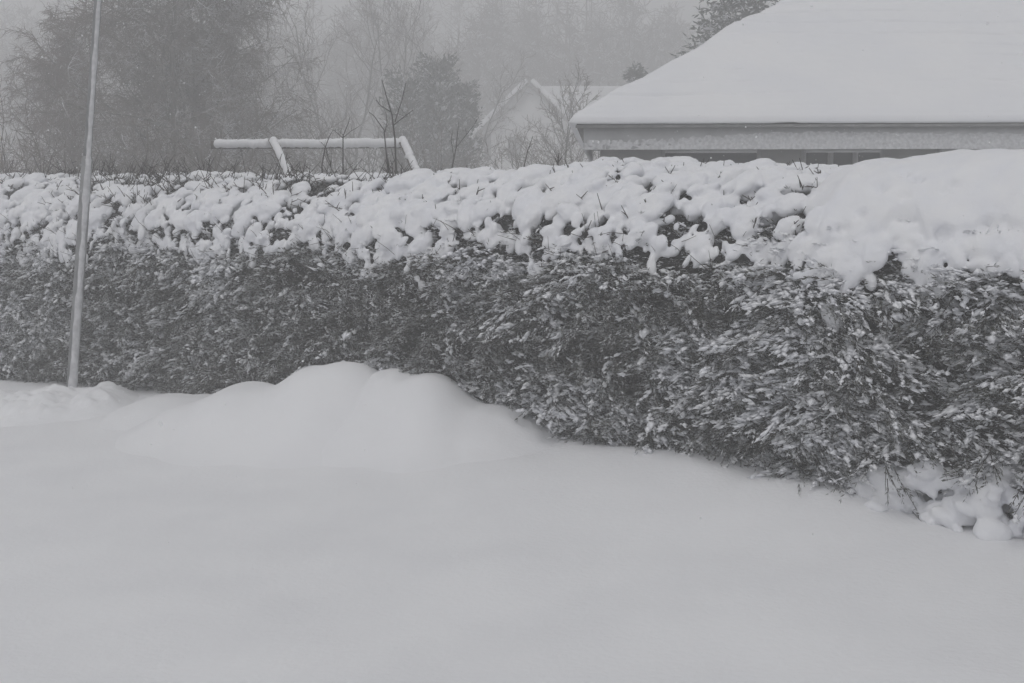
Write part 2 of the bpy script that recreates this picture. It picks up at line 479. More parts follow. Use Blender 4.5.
# leaves
K = 14
t = (rng.uniform(0.05, 1.0, (n_spr, K)))
base = p[:, None, :] + d[:, None, :] * (ln[:, None] * t)[..., None]
base[..., 2] -= (t ** 2) * ln[:, None] * 0.25
ld = norm(d[:, None, :] * 1.0 + rng.normal(0, 0.38, (n_spr, K, 3)) * np.array([1, 1, 0.8]))
lw = norm(np.cross(ld, rng.normal(0, 1, (n_spr, K, 3))))
ll = rng.uniform(0.015, 0.036, (n_spr, K))[..., None]; lwid = ll * rng.uniform(0.07, 0.14, (n_spr, K))[..., None]
q0 = base; q1 = base + ld * ll * 0.5 + lw * lwid; q2 = base + ld * ll; q3 = base + ld * ll * 0.5 - lw * lwid
LV = np.stack([q0, q1, q2, q3], 2).reshape(-1, 3)
LFc = np.arange(len(LV)).reshape(-1, 4)
link('foliage', np_mesh('foliage', LV, LFc), M['leaf'], hedge, smooth=False)
# twigs of the sprigs and a few long bare ones
sel = rng.uniform(0, 1, n_spr) < 0.35
e1 = p[sel] + d[sel] * ln[sel][:, None] * 1.15
e1[:, 2] -= ln[sel] * 0.25
t0_, t1_ = [p[sel] - d[sel] * 0.05], [e1]
ra_, rb_ = [np.full(sel.sum(), 0.0028)], [np.full(sel.sum(), 0.0012)]
nl = 2600                                          # longer bare twigs, bent
al, sl_, pl, dl, lnl, _d = make_sprigs(nl, A_MIN, A_MAX, 0.1, 1.5, 0.02)
_k = ~((dome(al) > 0.15) & (sl_ > 1.05)); pl, dl = pl[_k], dl[_k]; nl = len(pl)
dl = norm(dl + rng.normal(0, 0.35, dl.shape)); q_ = pl - dl * 0.08
for k in range(4):
    q2 = q_ + dl * (rng.uniform(0.03, 0.09, nl))[:, None]
    t0_.append(q_); t1_.append(q2); ra_.append(np.full(nl, 0.0040 - 0.0007 * k)); rb_.append(np.full(nl, 0.0033 - 0.0007 * k))
    q_ = q2; dl = norm(dl + rng.normal(0, 0.22, dl.shape) + np.array([0, 0, 0.08]))
tv, tf = tubes(np.concatenate(t0_), np.concatenate(t1_), np.concatenate(ra_), np.concatenate(rb_), 3)
link('twigs', np_mesh('twigs', tv, tf), M['twig'], hedge)

# --- snow lodged on the sprigs of the face
n1 = 16000
a, s, p, d, ln, dep = make_sprigs(n1, A_MIN, A_MAX, 0.05, L1 + 0.4, 0.11)
fk, ft_, fp_, fd_, fl_ = fan_sprigs(54000)
fp_ = fp_ + fan_u[fk] * 0.010
n2 = n1 + len(fk)
p, d, ln = np.concatenate([p, fp_]), np.concatenate([d, fd_]), np.concatenate([ln, fl_])
a, _ = to_ab(p[:, 0], p[:, 1])
fw = np.concatenate([np.full(n1, -0.25), fcov[fk] * 0.75])
zz = p[:, 2]
cov = 0.5 * vnoise(a * 1.6, zz * 2.6, 0, 51) + 0.5 * vnoise(a * 4.5 + zz * 3.0, zz * 9.0, 0, 52) + 0.3 * vnoise(a * 11 + zz * 6, zz * 24, 0, 54)
bias = np.interp(a, [a_of(u) for u in (0, 150, 300, 500, 650, 740, 800, 900, 1024)], [0.10, -0.04, -0.08, -0.10, -0.04, 0.10, 0.24, 0.16, 0.14])
bias = bias + 0.30 * sstep(zz, 0.98, 1.32) - 0.22 * sstep(zz, 0.45, 0.1) * sstep(a, a_of(900), a_of(780))
keep = rng.uniform(0, 1, n2) < np.clip(0.41 + cov * 0.55 + bias * 0.8 + fw * 0.9, 0.02, 0.97)
p, d, ln, a, zz, bias = p[keep], d[keep], ln[keep], a[keep], zz[keep], bias[keep]
m = len(p)
d = norm(d * np.array([1, 1, 0.75]) + np.array([HE[0], HE[1], 0]) * rng.normal(0.12, 0.3, (m, 1)))
big = np.clip(rng.lognormal(-0.08, 0.36, m) * (1.0 + 0.45 * vnoise(a * 2.2, zz * 3.0, 7, 53) + 0.35 * bias), 0.4, 2.0)
KB = 8                                             # each smear is a ragged string of small lumps along its sprig
tk = np.linspace(-0.5, 0.5, KB)[None, :] + rng.normal(0, 0.07, (m, KB))
ext = ln * rng.uniform(0.4, 1.15, m) * np.sqrt(big)
side_ = norm(np.cross(d, np.array([[0, 0, 1.0]]))); up2 = np.cross(side_, d)
bend = rng.normal(0, 0.25, m)
w = np.clip(0.0050 * big[:, None] * rng.lognormal(0, 0.45, (m, KB)) * (1.15 - 1.1 * np.abs(tk)) * np.interp(a, [a_of(500), a_of(900)], [1.0, 1.1])[:, None], 0.0015, 0.0125)
c = p[:, None] + d[:, None] * (ln * 0.55)[:, None, None] + d[:, None] * (ext[:, None] * tk)[..., None]
c = c + side_[:, None] * ((bend[:, None] * tk ** 2 * ext[:, None]) + rng.normal(0, 0.8, (m, KB)) * w)[..., None]
c[..., 2] += 0.003 - 0.35 * (ext[:, None] * tk ** 2) + rng.normal(0, 0.5, (m, KB)) * w
dk = np.repeat(d[:, None], KB, 1) + rng.normal(0, 0.18, (m, KB, 3)); dk = norm(dk).reshape(-1, 3)
sk = norm(np.cross(dk, np.array([[0, 0, 1.0]]))); uk = np.cross(sk, dk)
w = w.reshape(-1); c = c.reshape(-1, 3)
el = rng.uniform(1.6, 3.8, len(w))
v1, f1 = blobs(c, dk * (w * el)[:, None], sk * (w * 1.5)[:, None], uk * (w * 0.75)[:, None], OCT, 0.20)
# thicker ribs of snow lying along the spines of the snowiest sprays, mostly towards the near end
kf = rng.permutation(nfan)[:1500]
kf = kf[(rng.uniform(0, 1, len(kf)) < np.interp(fa[kf], [a_of(100), a_of(600), a_of(760), a_of(1024)], [0.10, 0.22, 0.60, 0.65])) & (fcov[kf] > -0.25)]
nr, KR = len(kf), 15
tr = np.linspace(0.10, 0.98, KR)[None, :] + rng.normal(0, 0.02, (nr, KR))
Lr = (fan_l[kf] * rng.uniform(0.7, 1.05, nr))[:, None]
sw = rng.normal(0, 0.16, nr)[:, None]
cr = fan_p[kf][:, None] + fan_d[kf][:, None] * (Lr * tr)[..., None] + fan_s[kf][:, None] * (Lr * sw * tr ** 2 + rng.normal(0, 0.005, (nr, KR)))[..., None] + fan_u[kf][:, None] * 0.012
cr[..., 2] -= 0.18 * Lr * tr ** 2
wr = rng.uniform(0.007, 0.0135, nr)[:, None] * rng.lognormal(0, 0.30, (nr, KR)) * (1.15 - 0.7 * tr) * (vnoise(tr * 5 + np.arange(nr)[:, None] * 7.3, 0, 0, 55) > -0.45)
wr = np.maximum(wr, 0.0012).reshape(-1); cr = cr.reshape(-1, 3)
dr3 = np.repeat(fan_d[kf], KR, 0); dr3[:, 2] -= np.tile(np.linspace(0.05, 0.5, KR), nr); dr3 = norm(dr3 + rng.normal(0, 0.12, dr3.shape))
sr3 = norm(np.cross(dr3, np.array([[0, 0, 1.0]]))); ur3 = np.cross(sr3, dr3)
v2, f2 = blobs(cr, dr3 * (wr * 1.9)[:, None], sr3 * (wr * 1.6)[:, None], ur3 * (wr * 0.8)[:, None], ICO1, 0.12)
link('lodged_snow', np_mesh('lodged_snow', np.concatenate([v1, v2]), [np.concatenate([f1, f2 + len(v1)])]), M['clump_snow'], hedge)

# --- snow cap: lumps packed over the rounded shoulder and the top
def lump_set(a, s, ra, rt, rn, off, lean=0.0):
    b, z, nb, nz, tb, tz = profile(a, s)
    P = to_world(a, b + nb * off, z + nz * off)
    ea = np.tile(np.array([[HE[0], HE[1], 0.0]]), (len(a), 1))
    et = basis3(tb, np.zeros_like(tb), tz); en = basis3(nb, np.zeros_like(nb), nz)
    la = np.asarray(lean)[:, None]
    x_ = ea * np.cos(la) + et * np.sin(la); y_ = -ea * np.sin(la) + et * np.cos(la)
    return P, x_ * np.asarray(ra)[:, None], y_ * np.asarray(rt)[:, None], en * np.asarray(rn)[:, None]
parts_v, parts_f, nvtx = [], [], 0
def add_lumps(args, base=ICO2, jit=0.04):
    global nvtx
    v, f = blobs(*args, base, jit)
    parts_v.append(v); parts_f.append(f + nvtx); nvtx += len(v)
# pillows of the long part
def grid_as(a0, a1, s0, s1, da_, ds_, jit):
    ga, gs = np.meshgrid(np.arange(a0, a1, da_), np.arange(s0, s1, ds_), indexing='ij')
    ga = ga + (np.arange(gs.shape[1])[None, :] % 2) * da_ * 0.5
    return (ga + rng.uniform(-jit, jit, ga.shape) * da_).ravel(), (gs + rng.uniform(-jit, jit, gs.shape) * ds_).ravel()
for (da_, ds_, sz, sg, prob, o0, o1) in ((0.130, 0.125, 0.064, 0.28, 0.93, -0.015, 0.055), (0.078, 0.08, 0.033, 0.34, 0.70, 0.0, 0.080), (0.055, 0.06, 0.018, 0.35, 0.30, 0.02, 0.06)):
    a, s = grid_as(A_MIN, a_of(860), 1.05, LT, da_, ds_, 0.42)
    es = edge_s(a); fr = s - es
    gap = vnoise(a * 3.4, s * 3.8, 0, 71) + 0.6 * vnoise(a * 8, s * 8, 0, 72)
    twiggy = sstep(s, 1.75, 2.0) * sstep(s, 2.7, 2.45) * sstep(a, a_of(345), a_of(300)) * sstep(a, a_of(0), a_of(60))
    notch = np.exp(-((a - a_of(785)) / 0.22) ** 2) * sstep(s, 1.35, 1.5) * sstep(s, 2.1, 1.9)
    chance = np.where(fr < 0, 0, prob) * np.clip(1.02 - 0.48 * np.maximum(gap, -0.1), 0.03, 1) * (1 - 0.72 * twiggy) * (1 - 0.8 * notch) * (1 - dome(a) * 0.97)
    k = rng.uniform(0, 1, len(a)) < chance
    a, s, fr = a[k], s[k], fr[k]; n = len(a)
    size = sz * np.clip(rng.lognormal(0, sg, n), 0.5, 1.35) * (0.70 + 0.42 * sstep(fr, 0.0, 0.3)) * (0.92 + 0.14 * sstep(a, a_of(250), a_of(500)))
    add_lumps(lump_set(a, s, size * rng.uniform(0.8, 1.1, n), size * rng.uniform(1.1, 1.75, n), size * rng.uniform(0.6, 0.8, n), rng.uniform(o0, o1, n) + size * 0.15, rng.normal(-0.5, 0.5, n)))
# hanging fringe
n = 1700
a = np.where(rng.uniform(0, 1, n) < 0.4, rng.uniform(a_of(745), A_MAX, n), rng.uniform(A_MIN, A_MAX, n)); es = edge_s(a) + 0.06 * dome(a); s = es - rng.exponential(0.04, n) * (1 + 0.6 * dome(a))
size = rng.uniform(0.012, 0.030, n) * (1 + 0.5 * dome(a))
k = s > 0.85
add_lumps(lump_set(a[k], s[k], size[k], size[k] * rng.uniform(1.1, 2.4, k.sum()), size[k] * 0.8, 0.01 + 0.02 * rng.uniform(0, 1, k.sum()), rng.normal(-0.3, 0.5, k.sum())))
# deep smooth drift of the near end: one thick sheet with a ragged lower edge
sa = np.arange(a_of(772), A_MAX, 0.012); sq = np.linspace(0, 1, 90)
es0 = np.interp(sa, np.linspace(sa[0], sa[-1], 14), edge_s(np.linspace(sa[0], sa[-1], 14))) + 0.06 + 0.42 * (1 - dome(sa)) ** 1.5
e_ = edge_s(sa) + 0.09 + 0.05 * vnoise(sa * 8, 0, 0, 63) + 0.03 * vnoise(sa * 19, 0, 0, 64) + 0.42 * (1 - dome(sa)) ** 1.5
SA = np.repeat(sa[:, None], len(sq), 1); SS = e_[:, None] + (LT - e_[:, None]) * sq[None, :]
b, z, nb, nz, tb, tz = profile(SA, SS)
dist = SS - e_[:, None]
tk_ = (0.05 + 0.12 * sstep(SS - es0[:, None], -0.05, 0.45)) * (0.55 + 0.45 * dome(SA - 0.25)) * np.sqrt(np.minimum(1, 0.12 + dist / 0.06)) * sstep(SA, sa[0] - 0.02, sa[0] + 0.30 + 0.1 * vnoise(SS * 5, 0, 0, 67))
tk_ = tk_ * (1 + 0.12 * vnoise(SA * 2.2, SS * 2.2, 0, 65)) + 0.016 * vnoise(SA * 5, SS * 5, 0, 66)
bul = 0.085 * vnoise(SA * 0.9, z * 1.1, 0, 31)
top_ = to_world(SA, b + nb * tk_, z + nz * tk_).reshape(-1, 3); bot_ = to_world(SA, b - nb * 0.05, z - nz * 0.05).reshape(-1, 3)
ii = np.arange(SA.size).reshape(SA.shape)
ff = np.stack([ii[:-1, :-1], ii[1:, :-1], ii[1:, 1:], ii[:-1, 1:]], -1).reshape(-1, 4)
rim = np.concatenate([ii[:-1, 0], ii[-1, :-1], ii[:0:-1, -1], ii[0, :0:-1]])
rq = np.stack([rim, np.roll(rim, -1), np.roll(rim, -1) + SA.size, rim + SA.size], -1)
quads = np.concatenate([ff, ff[:, ::-1] + SA.size, rq[:, ::-1]])
parts_v.append(np.concatenate([top_, bot_])); parts_f.append(np.concatenate([quads[:, [0, 1, 2]], quads[:, [0, 2, 3]]]) + nvtx); nvtx += 2 * SA.size
cap = remesh('snow_cap', np.concatenate(parts_v), np.concatenate(parts_f), 0.0105, 2, 0.5)
# dimples where the near drift has sagged between branches
co = np.empty(len(cap.vertices) * 3, np.float32); cap.vertices.foreach_get('co', co); co = co.reshape(-1, 3).astype(float)
no = np.empty(len(cap.vertices) * 3, np.float32); cap.vertices.foreach_get('normal', no); no = no.reshape(-1, 3)
da = np.zeros(len(co))
for (u, v_, r_, dp) in ((878, 184, 0.05, 0.055), (917, 176, 0.03, 0.03), (905, 170, 0.03, 0.025), (955, 180, 0.035, 0.035), (946, 188, 0.03, 0.025), (905, 192, 0.035, 0.025), (858, 212, 0.03, 0.03), (840, 225, 0.035, 0.04), (985, 222, 0.04, 0.05), (940, 232, 0.04, 0.05)):
    ray = np.array(at(u, v_, 7.0)) - np.array([0, 0, CAM_Z]); ray = ray / np.linalg.norm(ray)
    rel = co - np.array([0, 0, CAM_Z]); along = rel @ ray
    off_ = np.linalg.norm(rel - along[:, None] * ray[None], axis=1)
    q = co[int(np.argmin(along + 200 * np.maximum(off_ - 0.012, 0)))]
    dd = np.linalg.norm(co - q, axis=1)
    da += dp * np.exp(-(dd / r_) ** 2)
_aa, _ = to_ab(co[:, 0], co[:, 1])
da += (0.010 - 0.005 * dome(_aa)) * vnoise(co[:, 0] * 13, co[:, 1] * 13, co[:, 2] * 13, 81) + (0.005 - 0.0035 * dome(_aa)) * vnoise(co[:, 0] * 34, co[:, 1] * 34, co[:, 2] * 34, 82)
da += 0.014 * dome(_aa) * vnoise(co[:, 0] * 4.5, co[:, 1] * 4.5, co[:, 2] * 4.5, 83)
co = co - no * da[:, None]
cap.vertices.foreach_set('co', co.astype(np.float32).ravel()); cap.update()
link('snow_cap', cap, M['clump_snow'], hedge)

# --- shoots: uncut thin twigs standing out of the top, thick on the far end
n = 4200
a = np.where(rng.uniform(0, 1, n) < 0.82, rng.uniform(A_MIN, a_of(330), n), rng.uniform(a_of(330), a_of(800), n))
s = np.where(a < a_of(335), rng.uniform(1.62, 2.75, n), rng.uniform(1.4, 2.6, n))
k = rng.uniform(0, 1, n) < np.where(a < a_of(335), 0.35 + 0.5 * vnoise(a * 2, s * 3, 0, 91), 0.35)
a, s = a[k], s[k]; n = len(a)
b, z, nb, nz, tb, tz = profile(a, s)
P0 = to_world(a, b, z + 0.0)
hgt = rng.uniform(0.05, 0.17, n) * np.where(a < a_of(335), 1.1 + 0.5 * sstep(s, 2.0, 2.3), 0.6)
dv = norm(np.stack([rng.normal(0.3, 0.8, n), rng.normal(-0.1, 0.6, n), rng.uniform(0.2, 1.2, n)], -1))
P1 = P0 + dv * (hgt + 0.05)[:, None]
k3 = rng.integers(0, n, n)
tt = rng.uniform(0.4, 0.85, n)[:, None]
Q0 = P0[k3] * (1 - tt) + P1[k3] * tt
Q1 = Q0 + norm(rng.normal(0, 0.7, (n, 3)) + np.array([0, 0, 0.5])) * rng.uniform(0.03, 0.08, n)[:, None]
tv, tf = tubes(np.concatenate([P0, Q0]), np.concatenate([P1, Q1]), np.full(2 * n, 0.0045), np.full(2 * n, 0.002), 3)
link('shoots', np_mesh('shoots', tv, tf), M['twig'], hedge)

# --- clumps of snow on the lowest branches at the near end
P, size = [], []
for _ in range(60):                                # loaded low branches, each a string of lumps
    u0 = rng.uniform(885, 1105); a0 = a_of(u0)
    z0 = rng.uniform(0.02, 1.0) * float(np.interp(u0, [885, 915, 950, 1000, 1024, 1105], [0.20, 0.36, 0.33, 0.26, 0.34, 0.30]))
    q = to_world(a0, rng.uniform(0.10, 0.24), z0); dq = norm(basis3(rng.uniform(0.5, 1), rng.normal(0.2, 0.8), rng.uniform(-0.5, 0.05)))
    L0 = rng.uniform(0.06, 0.17); w0 = rng.uniform(0.024, 0.050)
    for t_ in np.linspace(0, 1, 9):
        P.append(q + dq * L0 * t_ + rng.normal(0, 0.010, 3) - np.array([0, 0, 0.25 * L0 * t_ ** 2])); size.append(w0 * rng.lognormal(0, 0.28) * (1.1 - 0.4 * t_))
P = np.array(P); size = np.array(size); n = len(P)
P[:, 2] += 0.06; P[:, 2] = np.maximum(P[:, 2], ground_z(P[:, 0], P[:, 1]) + 0.005)
v, f = blobs(P, np.tile([[HE[0], HE[1], -0.2]], (n, 1)) * (size * rng.uniform(0.9, 1.7, n))[:, None], np.tile([[HN[0], HN[1], 0]], (n, 1)) * size[:, None], np.tile([[0, 0, 1.0]], (n, 1)) * (size * 0.9)[:, None], ICO2, 0.05)
link('snow_clumps', remesh('snow_clumps', v, f, 0.007, 1), M['clump_snow'], hedge)

# ------------------------------------------------------------------ snow mounds by the road
def mound(name, label, humps, rough=0.0, seed=1, pad=0.9):
    xs = [h[0].x for h in humps]; ys = [h[0].y for h in humps]
    sx = max(max(h[1], h[2]) for h in humps) * 2.4
    sy = max(h[3] for h in humps) * 2.6
    x = np.arange(min(xs) - sx, max(xs) + sx, 0.025); y = np.arange(min(ys) - sy, max(ys) + sy, 0.025)
    X, Y = np.meshgrid(x, y, indexing='ij')
    acc = np.zeros_like(X)
    for (pk, sl, sr, sf, sk) in humps:
        gz = float(ground_z(pk.x, pk.y))
        dx = X - pk.x + 0.0; dy = Y - pk.y
        rx = np.where(dx < 0, dx / sl, dx / sr); ry = np.where(dy < 0, dy / sf, dy / sk)
        r2 = rx * rx + ry * ry
        hgt = (pk.z - gz) * np.exp(-1.05 * r2 ** 1.25)
        acc = acc + np.maximum(hgt, 0) ** 4.0
    h_ = acc ** (1 / 4.0)
    h_ = h_ + 0.016 * vnoise(X * 2.6, Y * 3.1, 0, seed) * sstep(h_, 0, 0.15)
    if rough:
        h_ = h_ + rough * (0.6 * vnoise(X * 8, Y * 8, 0, seed + 1) + 0.7 * np.abs(vnoise(X * 15, Y * 15, 0, seed + 2)) + 0.35 * vnoise(X * 31, Y * 31, 0, seed + 3)) * sstep(h_, 0.01, 0.12)
    Zm = ground_z(X, Y) + h_ - 0.020
    ii = np.arange(X.size).reshape(X.shape)
    ff = np.stack([ii[:-1, :-1], ii[1:, :-1], ii[1:, 1:], ii[:-1, 1:]], -1).reshape(-1, 4)
    ok = (h_ > 0.012).reshape(-1)
    ff = ff[ok[ff].any(1)]
    used = np.unique(ff); remap = -np.ones(X.size, int); remap[used] = np.arange(len(used))
    V = np.stack([X, Y, Zm], -1).reshape(-1, 3)[used]
    o = link(name, np_mesh(name, V, remap[ff]), M['snow'])
    return tag(o, label, 'snow mound', 'snow mounds along the hedge foot')
mound('snow_mound', 'tall smooth snow mound with a broad left shoulder against the hedge',
      [(at(318, 363, 8.55), 0.42, 0.66, 0.62, 0.8), (at(238, 386, 8.65), 0.40, 0.5, 0.60, 0.8), (at(185, 406, 8.7), 0.33, 0.5, 0.50, 0.8), (at(270, 422, 8.25), 0.42, 0.4, 0.36, 0.6), (at(356, 373, 8.55), 0.3, 0.25, 0.5, 0.6)], seed=101)
mound('snow_mound', 'smooth snow mound with two tops trailing a long right flank below the hedge',
      [(at(425, 371, 8.22), 0.32, 0.36, 0.58, 0.7), (at(388, 366, 8.40), 0.30, 0.22, 0.55, 0.6), (at(486, 401, 8.10), 0.42, 0.40, 0.50, 0.6), (at(548, 427, 8.05), 0.42, 0.36, 0.38, 0.5), (at(375, 412, 8.02), 0.36, 0.5, 0.36, 0.6), (at(318, 437, 7.95), 0.42, 0.5, 0.24, 0.6), (at(440, 440, 7.8), 0.5, 0.6, 0.25, 0.5)], seed=111)
mound('snow_mound', 'low small snow hump between the metal pole and the tall mound',
      [(at(150, 400, 9.3), 0.28, 0.5, 0.4, 0.6)], seed=121)
mound('snow_mound', 'low crumbly bank of snow around the foot of the metal pole',
      [(at(40, 390, 9.75), 0.45, 0.40, 0.42, 0.6), (at(-60, 390, 9.9), 0.7, 0.6, 0.5, 0.6), (at(96, 388, 9.8), 0.20, 0.22, 0.4, 0.5)], rough=0.045, seed=131)

# ------------------------------------------------------------------ metal pole
pb = at(70, 402, 10.0); pb.z = 0.0
pt = at(98, 0, 10.1)
dr = (pt - pb).normalized()
pole = empty('street_pole', pb, 'slim leaning metal pole, snow stuck down one side, standing before the hedge', 'pole')
def pole_pt(t): return np.array(pb + dr * t)
LSL, LTOT = 1.95, 5.2
def ringstack(ts, rs, sides=20):
    d_ = np.array(dr); a_ = norm(np.cross(d_, [0, 1.0, 0])); b_ = np.cross(d_, a_)
    th = np.arange(sides) * 2 * math.pi / sides
    V = np.concatenate([pole_pt(t)[None] + (a_[None] * np.cos(th)[:, None] + b_[None] * np.sin(th)[:, None]) * r for t, r in zip(ts, rs)])
    Fc = []
    for i in range(len(ts) - 1):
        for k in range(sides):
            k2 = (k + 1) % sides
            Fc.append((i * sides + k, i * sides + k2, (i + 1) * sides + k2, (i + 1) * sides + k))
    return V, [np.array(Fc), np.arange(sides)[None, ::-1], (np.arange(sides) + (len(ts) - 1) * sides)[None]]
V, Fc = ringstack([-0.25, LSL - 0.03, LSL, LSL + 0.02], [0.041, 0.041, 0.039, 0.028])
link('base_tube', np_mesh('base_tube', V, Fc), M['steel'], pole)
V, Fc = ringstack([LSL + 0.02, LTOT, LTOT + 0.01], [0.030, 0.024, 0.01])
link('shaft', np_mesh('shaft', V, Fc), M['steel'], pole)
# snow plastered on the windward side: a thick strip with an uneven edge
ts = np.arange(0.05, LTOT - 0.02, 0.03)
dd_ = np.array(dr); wd = norm(np.array([0.55, -0.80, 0.0])); sdv = norm(np.cross(dd_, wd))
V, Fc = [], []
for i, t_ in enumerate(ts):
    r = 0.041 if t_ < LSL else 0.030 - 0.006 * (t_ - LSL) / (LTOT - LSL)
    wob = 0.34 + 0.10 * float(vnoise(t_ * 6, 0, 0, 141)) + 0.06 * float(vnoise(t_ * 17, 0, 0, 142))
    if t_ < 0.9: wob += 0.35 * (0.9 - t_)
    for ang, rr in ((-1.0, 0.98), (-0.6, 1.10), (0, 1.16 + 0.10 * float(vnoise(t_ * 11, 0, 0, 143))), (0.6, 1.10), (1.0, 0.98)):
        th = ang * wob * 2.0
        V.append(pole_pt(t_) + (wd * math.cos(th) + sdv * math.sin(th)) * r * rr)
for i in range(len(ts) - 1):
    for k in range(4):
        Fc.append((i * 5 + k, i * 5 + k + 1, i * 5 + 6 + k, i * 5 + 5 + k))
link('stuck_snow', np_mesh('stuck_snow', np.array(V), np.array(Fc)), M['rime'], pole)

# ------------------------------------------------------------------ bungalow with the hipped snow roof
ec = at(574, 121, 15.0)
X0, Y0, ZE = ec.x, ec.y, ec.z - 0.02
XW, YD = 11.5, 9.0
TP = 0.618
house = empty('bungalow', (X0, Y0, 0), 'low house with a broad hipped roof buried in snow behind the hedge', 'house')
OV = 0.30
wx0, wx1, wy0, wy1 = X0 + OV, X0 + XW - OV, Y0 + OV, Y0 + YD - OV
V, Fc = boxes([(wx0, wx1, wy0 + 0.16, wy1, -0.1, ZE - 0.24)])
link('wall', np_mesh('wall', V, Fc), M['wall'], house, smooth=False)
# roof deck (hip)
def hip(x0, x1, y0, y1, z0, tp):
    hw = (y1 - y0) / 2
    v = np.array([(x0, y0, z0), (x1, y0, z0), (x1, y1, z0), (x0, y1, z0), (x0 + hw, y0 + hw, z0 + hw * tp), (x1 - hw, y0 + hw, z0 + hw * tp)])
    return v
v = hip(X0 + 0.03, X0 + XW - 0.03, Y0 + 0.03, Y0 + YD - 0.03, ZE, TP)
lo_ = v.copy(); lo_[:4, 2] -= 0.05
me = np_mesh('roof', np.concatenate([v, lo_[:4]]), [np.array([(0, 1, 5, 4), (2, 3, 4, 5), (6, 9, 8, 7), (0, 6, 7, 1), (1, 7, 8, 2), (2, 8, 9, 3), (3, 9, 6, 0)]), np.array([(1, 2, 5), (3, 0, 4)])])
roof = link('roof', me, M['dark_board'], house, smooth=False)
# snow on the roof: height field, rounded eaves, faint courses of the tiles below
x = np.arange(X0 - 0.06, X0 + XW + 0.06, 0.06); y = np.arange(Y0 - 0.06, Y0 + YD + 0.06, 0.0125)
X, Y = np.meshgrid(x, y, indexing='ij')
ed = np.minimum(np.minimum(X - X0 + 0.06, X0 + XW + 0.06 - X), np.minimum(Y - Y0 + 0.06, Y0 + YD + 0.06 - Y))
inn = np.clip(ed - 0.06, 0, None)
plane = ZE + inn * TP
thick = 0.095 * np.sqrt(np.clip(1 - (1 - np.clip(ed / 0.12, 0, 1)) ** 2, 0, 1)) + 0.01
ph_ = np.mod(inn / 0.27 + 0.10 * vnoise(X * 0.7, Y * 0.7, 0, 151), 1.0)
course = -0.065 * np.exp(-((ph_ - 0.5) * 0.27 / 0.020) ** 2) * np.clip(0.9 * vnoise(X * 0.55, inn * 1.6, 0, 152) + 0.5 * vnoise(X * 3, inn * 3, 0, 157) + 0.25, 0, 1)
course = course + 0.006 * vnoise(X * 7, Y * 14, 0, 158)
hipd = np.abs((X - X0) - (Y - Y0))
lump = 0.022 * vnoise(X * 1.5, Y * 1.5, 0, 153) + 0.03 * np.exp(-(hipd / 0.25) ** 2) * vnoise(inn * 2.1, 0, 0, 154)
Zt = plane + thick + (course + lump) * sstep(ed, 0.1, 0.5)
Zb = np.maximum(plane - 0.015, ZE - 0.022 + 0.016 * vnoise(X * 3, Y * 3, 0, 155) + 0.012 * vnoise(X * 9, Y * 9, 0, 156))
ii = np.arange(X.size).reshape(X.shape)
ff = np.stack([ii[:-1, :-1], ii[1:, :-1], ii[1:, 1:], ii[:-1, 1:]], -1).reshape(-1, 4)
rim = np.concatenate([ii[:-1, 0], ii[-1, :-1], ii[:0:-1, -1], ii[0, :0:-1]])
N_ = X.size
rimq = np.stack([rim, np.arange(len(rim)) + N_, np.roll(np.arange(len(rim)), -1) + N_, np.roll(rim, -1)], -1)
Vt = np.stack([X, Y, Zt], -1).reshape(-1, 3)
rv = Vt[rim].copy(); rv[:, 2] = Zb.reshape(-1)[rim]
cx_, cy_ = X0 + XW / 2, Y0 + YD / 2
rv2 = rv.copy(); rv2[:, 0] += np.clip(cx_ - rv[:, 0], -0.12, 0.12); rv2[:, 1] += np.clip(cy_ - rv[:, 1], -0.12, 0.12)
k_ = np.arange(len(rim)); kn = np.roll(k_, -1)
rimq2 = np.stack([k_ + N_, k_ + N_ + len(rim), kn + N_ + len(rim), kn + N_], -1)
sn = link('roof_snow', np_mesh('roof_snow', np.concatenate([Vt, rv, rv2]), np.concatenate([ff, rimq, rimq2])), M['roof_snow'], house)
# gutter, fascia (with wind-plastered snow along its lower half), soffit
gl = [(X0 + 0.02, X0 + XW - 0.02, Y0 - 0.045, Y0 + 0.028, ZE - 0.058, ZE - 0.026)]
V, Fc = boxes(gl)
link('gutter', np_mesh('gutter', V, Fc), M['gutter'], house, smooth=False)
V, Fc = boxes([(X0 + 0.11, X0 + XW - 0.11, Y0 + 0.034, Y0 + 0.064, ZE - 0.30, ZE - 0.059), (X0 + 0.11, X0 + 0.14, Y0 + 0.066, Y0 + YD - 0.10, ZE - 0.30, ZE - 0.059)])
link('fascia', np_mesh('fascia', V, Fc), M['fascia'], house, smooth=False)
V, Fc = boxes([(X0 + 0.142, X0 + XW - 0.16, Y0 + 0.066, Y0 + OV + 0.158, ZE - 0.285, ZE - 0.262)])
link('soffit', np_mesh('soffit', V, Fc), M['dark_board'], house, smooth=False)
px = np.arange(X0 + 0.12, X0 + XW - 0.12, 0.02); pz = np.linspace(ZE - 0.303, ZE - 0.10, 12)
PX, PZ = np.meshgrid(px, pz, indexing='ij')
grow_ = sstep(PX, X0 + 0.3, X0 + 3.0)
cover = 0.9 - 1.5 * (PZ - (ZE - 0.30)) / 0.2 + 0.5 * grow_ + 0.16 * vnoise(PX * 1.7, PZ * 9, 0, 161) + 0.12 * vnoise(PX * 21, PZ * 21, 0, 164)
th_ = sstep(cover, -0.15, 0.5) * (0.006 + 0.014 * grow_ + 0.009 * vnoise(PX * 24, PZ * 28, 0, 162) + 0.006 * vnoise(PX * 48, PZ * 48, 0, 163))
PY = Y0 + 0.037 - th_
ii = np.arange(PX.size).reshape(PX.shape)
